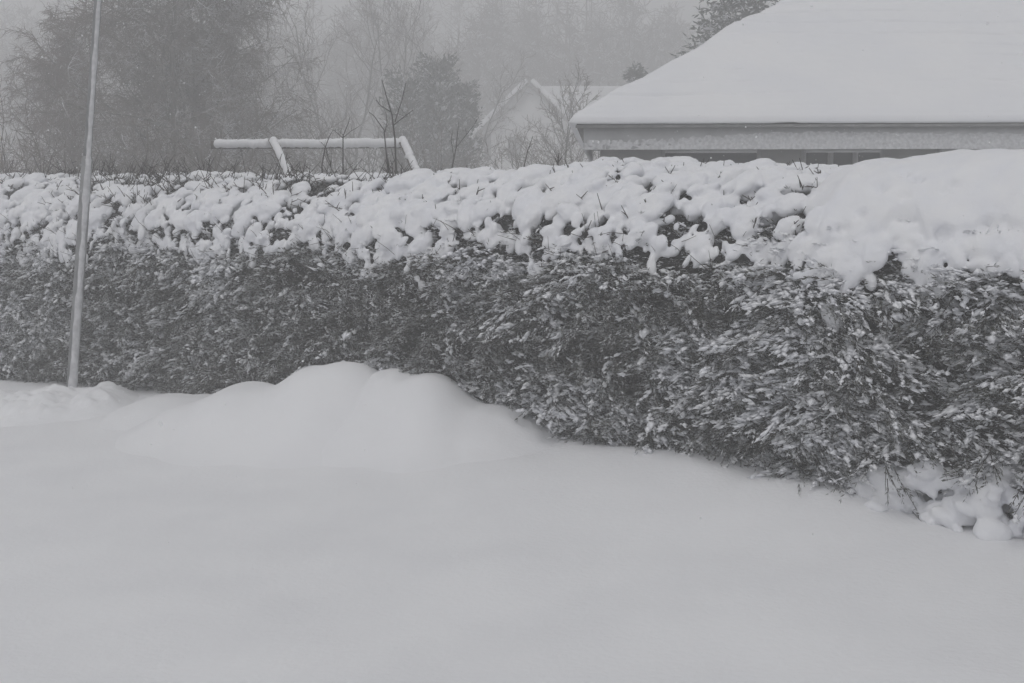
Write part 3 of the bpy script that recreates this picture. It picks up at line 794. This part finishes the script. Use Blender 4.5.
ff = np.stack([ii[:-1, :-1], ii[1:, :-1], ii[1:, 1:], ii[:-1, 1:]], -1).reshape(-1, 4)
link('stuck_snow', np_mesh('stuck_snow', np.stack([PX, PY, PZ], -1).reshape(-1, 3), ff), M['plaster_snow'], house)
# windows under the eave
def house_window(u0, u1, posts, depth=0.06):
    yy = wy0 + 0.16
    xa, xb = at(u0, 150, yy).x, at(u1, 150, yy).x
    zb, zt = 0.95, ZE - 0.33
    fr = [(xa, xb, yy - 0.05, yy + 0.0, zt, zt + 0.04), (xa, xb, yy - 0.05, yy, zb - 0.04, zb), (xa - 0.05, xa, yy - 0.05, yy, zb - 0.04, zt + 0.04), (xb, xb + 0.05, yy - 0.05, yy, zb - 0.04, zt + 0.04)]
    for k in range(1, posts + 1):
        xm = xa + (xb - xa) * k / (posts + 1)
        fr.append((xm - 0.03, xm + 0.03, yy - 0.047, yy - 0.003, zb, zt))
    V, Fc = boxes(fr)
    w = link('window', np_mesh('window', V, Fc), M['fascia'], house, smooth=False)
    V, Fc = boxes([(xa, xb, yy - 0.012, yy - 0.004, zb, zt)])
    o = link('pane', np_mesh('pane', V, Fc), M['glass'], None, smooth=False)
    o.parent = w; o.matrix_parent_inverse = w.matrix_parent_inverse.copy()
    o.matrix_parent_inverse = Matrix.Identity(4)
    return w
house_window(662, 752, 0)
house_window(800, 872, 2)
house_window(930, 1010, 1)

house.rotation_euler.z = math.radians(-4.0)

# ------------------------------------------------------------------ swing frame behind the hedge
YB = 14.0
bl, br = at(212, 145, YB), at(405, 144, YB - 0.05)
swing = empty('swing_frame', ((bl.x + br.x) / 2, YB, 0), 'white snow-plastered beam on slanting legs showing over the hedge', 'swing frame')
def beam(pa, pb_, w, h, name, mat, parent):
    d_ = norm(np.array(pb_) - np.array(pa)); s_ = norm(np.cross(d_, [0, 1.0, 0.001])) if abs(d_[1]) < 0.9 else np.array([1.0, 0, 0])
    q_ = np.cross(d_, s_)
    c_ = [(-1, -1), (1, -1), (1, 1), (-1, 1)]
    V = np.array([np.array(e) + s_ * h / 2 * i + q_ * w / 2 * j for e in (pa, pb_) for i, j in c_])
    Fc = np.array([(0, 1, 2, 3), (7, 6, 5, 4), (0, 4, 5, 1), (1, 5, 6, 2), (2, 6, 7, 3), (3, 7, 4, 0)])
    return link(name, np_mesh(name, V, Fc), mat, parent, smooth=False)
beam(bl, br, 0.09, 0.085, 'beam', M['wood'], swing)
def strip_snow(pa, pb_, r, name, parent, seed):
    pa, pb_ = np.array(pa), np.array(pb_)
    L_ = np.linalg.norm(pb_ - pa); n = int(L_ / 0.035)
    t = np.linspace(0.0, 1.0, n)[:, None]
    c = pa * (1 - t) + pb_ * t + rng.normal(0, 0.004, (n, 3))
    d_ = norm(pb_ - pa)
    s_ = norm(np.cross(d_, [0, 1.0, 0])); q_ = np.cross(d_, s_)
    rr = r * (1 + 0.05 * vnoise(t[:, 0] * L_ * 9, 0, 0, seed))[:, None]
    v, f = blobs(c, np.tile(d_, (n, 1)) * 0.04, np.tile(s_, (n, 1)) * rr, np.tile(q_, (n, 1)) * rr * 0.8, ICO2)
    return link(name, remesh(name, v, f, 0.012, 2), M['snow'], parent)
off = Vector((0, -0.035, 0.012))
strip_snow(bl + Vector((0.06, 0, 0)) + off, br + off, 0.053, 'stuck_snow', swing, 171)
for k, u in enumerate((273, 402)):
    t_ = at(u, 140, YB - 0.05); f_ = at(u + 13, 168, YB - 0.4)
    dr_ = (f_ - t_); kz = t_.z / -dr_.z
    foot = t_ + dr_ * kz; 
    lg = beam(t_, foot, 0.08, 0.08, 'leg', M['wood'], swing)
    sl = strip_snow(t_ + Vector((0.01, -0.04, 0.0)), t_ + dr_ * kz * 0.55 + Vector((0, -0.05, 0)), 0.045, 'leg_snow', None, 172 + k)
    sl.parent = lg

# ------------------------------------------------------------------ bare trees, bushes, saplings
def grow(rnd, levels):
    """levels: list of dicts; returns per level lists of (p0,p1,r0,r1)"""
    out = [[] for _ in levels]
    def branch(p, d, L_, r, lv):
        P_ = levels[lv]
        n = P_['seg']; pts = [p]; rad = [r]; q = p.copy(); dd = d.copy()
        for i in range(n):
            dd = dd + Vector((rnd.gauss(0, 1), rnd.gauss(0, 1), rnd.gauss(0, 1))) * P_['wob'] + Vector((0, 0, P_['trop']))
            dd.normalize()
            q2 = q + dd * (L_ / n)
            r2 = max(r * (1 - (i + 1) / n * (1 - P_['taper'])), 0.002)
            out[lv].append((q[:], q2[:], rad[-1], r2))
            q = q2; pts.append(q.copy()); rad.append(r2)
        if lv + 1 < len(levels):
            C_ = levels[lv + 1]
            m = C_['n']; m = int(m * (0.8 + 0.4 * rnd.random()) + 0.5)
            for j in range(m):
                f = C_['from'] + (1 - C_['from']) * ((j + rnd.random()) / m)
                x = f * n; i = min(int(x), n - 1); t = x - i
                pp = pts[i].lerp(pts[i + 1], t); rr = rad[i] * (1 - t) + rad[i + 1] * t
                ax = (pts[i + 1] - pts[i]).normalized()
                side = ax.orthogonal().normalized(); side.rotate(Matrix.Rotation(rnd.random() * 6.283, 3, ax))
                ang = math.radians(C_['ang'] + rnd.gauss(0, C_.get('angv', 10)))
                nd = ax * math.cos(ang) + side * math.sin(ang)
                ll = C_['len'] * L_ * (1 - C_.get('short', 0.5) * f) * (0.75 + 0.5 * rnd.random())
                branch(pp, nd, ll, max(rr * C_['rad'], C_['rmin']), lv + 1)
    return out, branch

def segs_mesh(name, segs, sides):
    p0, p1, r0, r1 = [np.array(x) for x in zip(*segs)]
    v, f = tubes(p0, p1, r0, r1, sides)
    return np_mesh(name, v, f)

def bare_tree(name, label, cat, pos, height, seed, levels, stems=1, trunk_mat='bark', twig_mat='fine', r0=0.09, lean=0.12, group=None):
    rnd = random.Random(seed)
    o = empty(name, pos, label, cat, group)
    out, br_ = grow(rnd, levels)
    for k in range(stems):
        d_ = Vector((rnd.gauss(0, lean), rnd.gauss(0, lean), 1)).normalized()
        br_(Vector(pos) + Vector((rnd.gauss(0, .05), rnd.gauss(0, .05), -0.1)) * (stems > 1) , d_, height * (1 - 0.25 * rnd.random() * (stems > 1)), r0, 0)
    link('trunk', segs_mesh('trunk', out[0] + (out[1] if len(out) > 3 else []), 6), M[trunk_mat], o)
    rest = sum(out[(2 if len(out) > 3 else 1):], [])
    link('crown', segs_mesh('crown', rest, 3), M[twig_mat], o)
    return o
def L(seg, wob, trop, taper, n=0, frm=0.2, ang=45, ln=0.4, rad=0.5, rmin=0.006, short=0.5, angv=10):
    return dict(seg=seg, wob=wob, trop=trop, taper=taper, n=n, ang=ang, len=ln, rad=rad, rmin=rmin, short=short, angv=angv, **{'from': frm})
DROOP = [L(10, 0.07, 0.02, 0.2), L(7, 0.14, 0.03, 0.25, 30, 0.06, 56, 0.42, 0.42, 0.014, 0.55), L(5, 0.18, -0.06, 0.35, 17, 0.12, 52, 0.45, 0.5, 0.009, 0.35), L(4, 0.22, -0.16, 0.45, 17, 0.05, 55, 0.5, 0.6, 0.0050, 0.35)]
UPR = [L(8, 0.06, 0.03, 0.2), L(6, 0.12, 0.07, 0.3, 14, 0.15, 40, 0.45, 0.5, 0.014, 0.5), L(5, 0.15, 0.05, 0.4, 8, 0.15, 38, 0.45, 0.55, 0.009, 0.4), L(4, 0.15, 0.03, 0.4, 7, 0.2, 40, 0.5, 0.6, 0.006, 0.4)]
BUSH = [L(6, 0.12, 0.04, 0.3), L(5, 0.16, 0.05, 0.35, 9, 0.1, 42, 0.5, 0.6, 0.008, 0.4), L(4, 0.2, 0.03, 0.4, 8, 0.15, 45, 0.5, 0.6, 0.0055, 0.4)]
def gp(u, d):
    q = at(u, 300, d); q.z = 0; return q
bare_tree('bare_tree', 'great spreading bare tree with drooping twigs behind the hedge, largest of the trees', 'tree', gp(192, 25.0), 8.4, 5, DROOP, 3, r0=0.085, lean=0.10)
bare_tree('bare_tree', 'reddish bare tree with dense fine twigs behind the leaning metal pole', 'tree', gp(48, 25.0), 5.6, 8, DROOP, 2, twig_mat='fine_red', r0=0.06, lean=0.14)
bare_tree('bare_tree', 'slim bare tree with hanging twigs over the middle of the white beam', 'tree', gp(262, 27.0), 6.6, 12, DROOP, 1, r0=0.05, lean=0.05)
bare_tree('bare_tree', 'dense bare tree cut by the left edge of the photo', 'tree', gp(-45, 26.0), 4.4, 15, DROOP, 2, twig_mat='fine_red', r0=0.06)
bare_tree('bare_tree', 'faint upright bare tree fading in haze right of the great drooping tree', 'tree', gp(350, 42.0), 7.2, 21, UPR, 2, r0=0.07)
bare_tree('bare_tree', 'faint tall bare tree with a spire of twigs above the beam right end', 'tree', gp(398, 44.0), 7.8, 24, UPR, 2, r0=0.07, lean=0.06)
bare_tree('bare_tree', 'faint fan-shaped bare tree fading in haze left of the distant house', 'tree', gp(458, 45.0), 7.2, 27, UPR, 3, r0=0.06, lean=0.22)
bare_tree('bare_tree', 'twiggy bare tree standing in front of the distant house, beside the roof corner', 'tree', gp(562, 34.0), 4.9, 33, UPR, 2, r0=0.05, lean=0.18)
for i, (u, d, h, lab) in enumerate(((318, 27, 3.2, 'bare bush behind the beam middle, left of the saplings'), (365, 29, 3.3, 'bare bush rising behind the beam, near the tall sapling'),
                                    (428, 26, 2.9, 'bare bush just right of the beam end'), (498, 30, 2.8, 'low bare bush in front of the left side of the distant house'),
                                    (540, 29, 2.8, 'low bare bush in front of the right side of the distant house'), (600, 28, 3.2, 'bare bush under the left corner of the snowy roof'),
                                    (140, 18.5, 2.7, 'bare bush beneath the great drooping tree, right of the pole'), (20, 18.5, 2.6, 'bare bush low at the left edge of the photo'), (235, 18.5, 2.5, 'bare bush behind the left end of the white beam'))):
    bare_tree('bare_bush', lab, 'bush', gp(u, d), h, 40 + i, BUSH, 9, twig_mat='fine', r0=0.022, lean=0.35, group='bare bushes behind the hedge')

# saplings standing just behind the hedge, dark against the haze
def sapling(label, pts, forks, r=0.011, d=13.0):
    r *= 1.1; d -= 0.7
    base = at(pts[0][0], pts[0][1], d)
    foot = Vector((base.x, d, 0))
    o = empty('bare_sapling', foot, label, 'sapling', 'thin bare saplings behind the hedge')
    P_ = [foot] + [at(u, v, d + 0.02 * i) for i, (u, v) in enumerate(pts)]
    seg = []
    n = len(P_)
    for i in range(n - 1):
        ra, rb = r * (1 - 0.7 * i / (n - 1)), r * (1 - 0.7 * (i + 1) / (n - 1))
        seg.append((P_[i][:], P_[i + 1][:], ra, rb))
    link('stem', segs_mesh('stem', seg, 5), M['twig'], o)
    s2 = []
    for fk in forks:
        Q_ = [at(u, v, d + 0.05 * (k % 2)) for k, (u, v) in enumerate(fk)]
        for i in range(len(Q_) - 1):
            s2.append((Q_[i][:], Q_[i + 1][:], r * (0.55 - 0.25 * i / len(Q_)), r * (0.45 - 0.25 * (i + 1) / len(Q_))))
        for i in range(len(Q_) - 1):                       # buds and side spurs
            for _ in range(2):
                q = Q_[i].lerp(Q_[i + 1], random.random())
                s2.append((q[:], (q + Vector((random.uniform(-.07, .07), random.uniform(-.05, .05), random.uniform(0.0, .08))))[:], r * 0.25, r * 0.15))
    link('side_shoots', segs_mesh('side_shoots', s2, 3), M['twig'], o)
sapling('tallest forked sapling rising above the beam', [(396, 168), (395, 140), (392, 115), (386, 95), (382, 80)], [[(395, 122), (402, 100), (406, 83)], [(394, 125), (405, 116), (413, 110)], [(391, 112), (380, 105), (376, 100)]])
sapling('thin forked sapling leaning left, just left of the tallest sapling', [(388, 170), (386, 150), (384, 130), (374, 116), (369, 112)], [[(385, 132), (387, 122), (386, 112)]], 0.009)
sapling('short forked sapling in front of the beam middle, with a broad fork', [(343, 172), (343, 150), (343, 136), (348, 124), (350, 117)], [[(343, 138), (336, 132), (333, 130)], [(343, 138), (351, 131), (358, 127)]], 0.008, 12.9)
sapling('bent sapling leaning right across the beam, left of the short forked one', [(322, 165), (325, 148), (329, 137), (333, 130)], [[(328, 158), (326, 148), (321, 142)], [(330, 162), (326, 152)]], 0.008, 12.9)
sapling('sapling with a long arm leaning right, between beam and distant house', [(452, 168), (456, 148), (458, 130), (459, 122)], [[(456, 148), (466, 135), (474, 125), (479, 117)], [(454, 158), (451, 140), (453, 130)]], 0.008, 13.2)
sapling('single thin leaning sapling in front of the distant house', [(524, 166), (528, 150), (533, 136)], [[(527, 152), (530, 146)]], 0.007, 13.0)
sapling('stubby dark sapling at the hedge top, right of the distant house', [(558, 172), (558, 160), (559, 153)], [[(558, 163), (562, 157)], [(558, 164), (555, 158)]], 0.009, 10.5)

# ------------------------------------------------------------------ evergreens
def evergreen(name, label, pos, height, rad, seed, n_br, droop=0.25, col=False, power=1.0):
    r_ = np.random.default_rng(seed)
    o = empty(name, pos, label, 'evergreen tree', None)
    pos = np.array(pos)
    v, f = tubes(np.array([pos - [0, 0, 0.1]]), np.array([pos + [0, 0, height]]), [0.10], [0.012], 7)
    link('trunk', np_mesh('trunk', v, f), M['bark'], o)
    z0 = 0.25 if col else 0.4
    h = z0 + (height - z0) * r_.uniform(0, 1, n_br) ** 0.85
    az = r_.uniform(0, 2 * math.pi, n_br)
    fr = np.clip((height - h) / (height - z0), 0.02, 1)
    ln = rad * (np.sqrt(np.sin(np.clip(fr * 0.8 + 0.12, 0, 1) * math.pi) * 0.9 + 0.1) if col else fr ** power) * r_.uniform(0.6, 1.15, n_br) + 0.08
    dirv = np.stack([np.cos(az), np.sin(az), (0.9 if col else 0.15) + r_.normal(0, 0.15, n_br)], -1)
    p0 = pos + np.stack([0 * h, 0 * h, h], -1)
    K = 34
    t = r_.uniform(0.12, 1, (n_br, K))
    pt_ = p0[:, None] + dirv[:, None] * (ln[:, None] * t)[..., None]
    pt_[..., 2] -= droop * ln[:, None] * t ** 2
    pt_ += r_.normal(0, 0.05, pt_.shape)
    dd = norm(dirv[:, None] * 0.8 + r_.normal(0, 0.55, pt_.shape) + np.array([0, 0, -0.15]))
    ww = norm(np.cross(dd, r_.normal(0, 1, pt_.shape)))
    l_ = r_.uniform(0.09, 0.20, t.shape)[..., None]; w_ = l_ * 0.14
    q = np.stack([pt_, pt_ + dd * l_ * 0.5 + ww * w_, pt_ + dd * l_, pt_ + dd * l_ * 0.5 - ww * w_], 2).reshape(-1, 3)
    bv, bf = tubes(p0, p0 + dirv * ln[:, None] * 0.9 - np.array([0, 0, 1.0]) * (droop * ln * 0.8)[:, None], np.full(n_br, 0.012), np.full(n_br, 0.004), 3)
    # snow pads on the branches
    k = r_.uniform(0, 1, n_br) < 0.45
    n = k.sum(); tt = r_.uniform(0.4, 0.9, n)
    c = p0[k] + dirv[k] * (ln[k] * tt)[:, None]; c[:, 2] += 0.02 - droop * ln[k] * tt ** 2
    dk = norm(dirv[k]); sk = norm(np.cross(dk, [0, 0, 1.0])); uk = np.cross(sk, dk)
    sv, sf = blobs(c, dk * (0.12 * r_.uniform(0.6, 1.3, n))[:, None], sk * (0.07 * r_.uniform(0.6, 1.3, n))[:, None], uk * 0.03, ICO1, 0.15, r_)
    quads = np.concatenate([np.arange(len(q)).reshape(-1, 4), bf + len(q)])
    me = np_mesh('crown', np.concatenate([q, bv, sv]), [quads, sf + len(q) + len(bv)])
    me.materials.append(M['needle']); me.materials.append(M['clump_snow'])
    mi = np.zeros(len(me.polygons), np.int32); mi[len(quads):] = 1
    me.polygons.foreach_set('material_index', mi)
    link('crown', me, None, o, smooth=False)
    return o
evergreen('spruce', 'dark spruce rising behind the sloping edge of the snowy roof', gp(738, 27.0), 7.6, 2.1, 201, 520, 0.25, power=0.75)
evergreen('conifer', 'small dark conifer peeping over the lower roof edge', gp(634, 36.0), 5.0, 1.3, 202, 200, 0.2, power=0.7)
evergreen('cypress', 'snow-spotted bushy cypress right behind the saplings', gp(408, 37.0), 4.6, 0.62, 203, 320, 0.1, True)
evergreen('cypress', 'tallest snow-spotted bushy cypress left of the distant house', gp(438, 37.5), 5.1, 0.62, 204, 340, 0.1, True)
evergreen('cypress', 'narrow snow-spotted cypress nearest the distant house', gp(464, 38.0), 4.5, 0.42, 205, 260, 0.1, True)

# ------------------------------------------------------------------ distant house
D2 = 66.0
hp = gp(545, D2)
dh = empty('distant_house', hp, 'small pale gabled house with snowy roof almost lost in the haze', 'house')
S2 = F / D2
x0 = at(479, 150, D2).x; x1 = at(529, 150, D2).x; xr = at(612, 150, D2).x
zE_ = at(500, 133, D2).z; zA = at(527, 84, D2).z
xa = x0 + (x1 - x0) * 1.0
# main block: ridge runs to the right, its tall gable turned to the viewer
V, Fc = boxes([(x0 + 0.1, xr + 2.6, D2, D2 + 5, -0.1, zE_)])
link('wall', np_mesh('wall', V, Fc), M['pale_render'], dh, smooth=False)
gv = np.array([(x0 + 0.1, D2 - 0.02, zE_), (2 * xa - x0 - 0.1, D2 - 0.02, zE_), (xa, D2 - 0.02, zA - 0.1), (x0 + 0.1, D2 + 5, zE_), (2 * xa - x0 - 0.1, D2 + 5, zE_), (xa, D2 + 5, zA - 0.1)])
link('gable', np_mesh('gable', gv, [np.array([(0, 1, 2), (5, 4, 3)]), np.array([(0, 2, 5, 3), (2, 1, 4, 5), (1, 0, 3, 4)])]), M['pale_render'], dh, smooth=False)
def slab(p, q, y0, y1, th, name, mat, lift=0.0):
    p, q = np.array(p, float), np.array(q, float)
    d_ = norm(q - p); nrm = np.array([-d_[1], d_[0]])
    if nrm[1] < 0: nrm = -nrm
    a0, a1, b0, b1 = p + nrm * lift, q + nrm * lift, p + nrm * (lift + th), q + nrm * (lift + th)
    V = np.array([(a0[0], y0, a0[1]), (a1[0], y0, a1[1]), (b1[0], y0, b1[1]), (b0[0], y0, b0[1]), (a0[0], y1, a0[1]), (a1[0], y1, a1[1]), (b1[0], y1, b1[1]), (b0[0], y1, b0[1])])
    Fc = np.array([(0, 1, 2, 3), (7, 6, 5, 4), (0, 4, 5, 1), (1, 5, 6, 2), (2, 6, 7, 3), (3, 7, 4, 0)])
    o = link(name, np_mesh(name, V, Fc), mat, dh, smooth=False)
    bv = o.modifiers.new('b', 'BEVEL'); bv.width = min(0.05, th * 0.4); bv.segments = 2
    return o
slab((x0 - 0.25, zE_ - 0.25), (xa, zA), D2 - 0.35, D2 + 5.2, 0.10, 'roof', M['dark_board'])
slab((2 * xa - x0 + 0.25, zE_ - 0.25), (xa, zA), D2 - 0.35, D2 + 5.2, 0.10, 'roof', M['dark_board'])
slab((x0 - 0.30, zE_ - 0.28), (xa + 0.02, zA + 0.03), D2 - 0.45, D2 + 5.25, 0.22, 'roof_snow', M['roof_snow'], 0.105)
slab((2 * xa - x0 + 0.30, zE_ - 0.28), (xa - 0.02, zA + 0.03), D2 - 0.45, D2 + 5.25, 0.22, 'roof_snow', M['roof_snow'], 0.105)
slab((x0 + 0.35, zE_ - 0.1), (xa + 0.05, zA - 0.32), D2 - 0.33, D2 - 0.05, 0.26, 'bargeboard', M['gutter'])
# wing roof to the right, snow covered
V = np.array([(xa + 0.4, D2 + 0.3, zE_ - 0.1), (xr + 2.9, D2 + 0.3, zE_ - 0.1), (xr + 2.9, D2 + 2.8, zA + 0.12), (xa + 0.4, D2 + 2.8, zA + 0.12), (xa + 0.4, D2 + 5.3, zE_ - 0.1), (xr + 2.9, D2 + 5.3, zE_ - 0.1)])
me = np_mesh('wing_roof', V, [np.array([(0, 1, 2, 3), (3, 2, 5, 4), (0, 4, 5, 1)]), np.array([(1, 5, 2), (0, 3, 4)])])
link('wing_roof', me, M['roof_snow'], dh, smooth=False)
for (ua, ub, va, vb) in ((484, 491, 134, 160), (508, 522, 137, 158)):
    p_, q_ = at(ua, vb, D2 - 0.05), at(ub, va, D2 - 0.05)
    V, Fc = boxes([(p_.x - 0.06, q_.x + 0.06, D2 - 0.06, D2 - 0.025, q_.z, q_.z + 0.07), (p_.x - 0.06, q_.x + 0.06, D2 - 0.06, D2 - 0.025, p_.z - 0.07, p_.z), (p_.x - 0.06, p_.x, D2 - 0.06, D2 - 0.025, p_.z, q_.z), (q_.x, q_.x + 0.06, D2 - 0.06, D2 - 0.025, p_.z, q_.z)])
    w = link('window', np_mesh('window', V, Fc), M['white_paint'], dh, smooth=False)
    V, Fc = boxes([(p_.x, q_.x, D2 - 0.045, D2 - 0.03, p_.z, q_.z)])
    o = link('pane', np_mesh('pane', V, Fc), M['glass'], None, smooth=False); o.parent = w

# ------------------------------------------------------------------ far wood on the rise, one mass
r_ = np.random.default_rng(301)
nT = 460
tx = r_.uniform(-42, 42, nT); ty = r_.uniform(70, 96, nT)
gz_ = 8.0 * sstep(ty, 52, 95) * 0.75 - 0.5
th_ = r_.uniform(6.0, 12.5, nT) * (0.85 + 0.2 * vnoise(tx * 0.15, ty * 0.1, 0, 302))
th_ *= np.interp(tx, [-42, -14, -10, 0, 8, 12, 42], [0.9, 0.75, 0.9, 1.0, 0.95, 0.8, 0.9])
B0 = np.stack([tx, ty, gz_], -1); T0 = np.stack([tx + r_.normal(0, .3, nT), ty, gz_ + th_], -1)
nb_ = 70
t = r_.uniform(0.15, 0.98, (nT, nb_)); S_ = B0[:, None] * (1 - t)[..., None] + T0[:, None] * t[..., None]
azz = r_.uniform(0, 6.283, t.shape); lb = (1.05 - t) * th_[:, None] * 0.30 * r_.uniform(0.6, 1.3, t.shape) + 0.3
E_ = S_ + np.stack([np.cos(azz) * lb, np.sin(azz) * lb, lb * r_.uniform(0.1, 1.1, t.shape)], -1)
S_, E_ = S_.reshape(-1, 3), E_.reshape(-1, 3)
k = r_.integers(0, len(S_), 170000)
tt = r_.uniform(0.25, 1, len(k))[:, None]
S3 = S_[k] * (1 - tt) + E_[k] * tt
E3 = S3 + norm(r_.normal(0, 1, (len(k), 3)) + np.array([0, 0, 0.5])) * r_.uniform(0.3, 0.8, len(k))[:, None]
p0 = np.concatenate([B0, S_, S3]); p1 = np.concatenate([T0, E_, E3])
ra = np.concatenate([np.full(nT, .14), np.full(len(S_), .03), np.full(len(S3), .026)]); rb = np.concatenate([np.full(nT, .03), np.full(len(S_), .012), np.full(len(S3), .016)])
v, f = tubes(p0, p1, ra, rb, 3)
wood = link('far_wood', np_mesh('far_wood', v, f), M['fine'])
tag(wood, 'wooded rise almost lost in the snowy haze', 'woodland', None, 'stuff')

# ------------------------------------------------------------------ falling snow
r_ = np.random.default_rng(401)
nF = 28000
fm = bpy.data.materials.new('snowflake'); fm.use_nodes = True
ft = fm.node_tree; ft.nodes.clear()
f1_ = ft.nodes.new('ShaderNodeBsdfDiffuse'); f2_ = ft.nodes.new('ShaderNodeBsdfTranslucent'); f3_ = ft.nodes.new('ShaderNodeMixShader'); f4_ = ft.nodes.new('ShaderNodeOutputMaterial')
f1_.inputs[0].default_value = f2_.inputs[0].default_value = (0.95, 0.955, 0.97, 1)
ft.links.new(f1_.outputs[0], f3_.inputs[1]); ft.links.new(f2_.outputs[0], f3_.inputs[2]); ft.links.new(f3_.outputs[0], f4_.inputs[0])
fy = 4.5 + 24.0 * r_.uniform(0, 1, nF) ** 0.6
fx = r_.uniform(-0.62, 0.62, nF) * fy; fz = r_.uniform(0.1, 5.2, nF)
fc = np.stack([fx, fy, fz], -1)
fc = fc[fz < CAM_Z + 0.2 * fy + 0.3]
fr_ = r_.lognormal(math.log(0.0028), 0.5, len(fc))
q0 = norm(r_.normal(0, 1, (len(fc), 3))); q1 = norm(np.cross(q0, r_.normal(0, 1, (len(fc), 3))))
th = np.arange(6) * math.pi / 3
v = (fc[:, None] + (q0[:, None] * np.cos(th)[None, :, None] + q1[:, None] * np.sin(th)[None, :, None]) * fr_[:, None, None]).reshape(-1, 3)
f = np.arange(len(v)).reshape(-1, 6)
fl = link('snowflakes', np_mesh('snowflakes', v, f), fm, smooth=False)
tag(fl, 'fine snowflakes drifting through the air', 'snowfall', None, 'stuff')
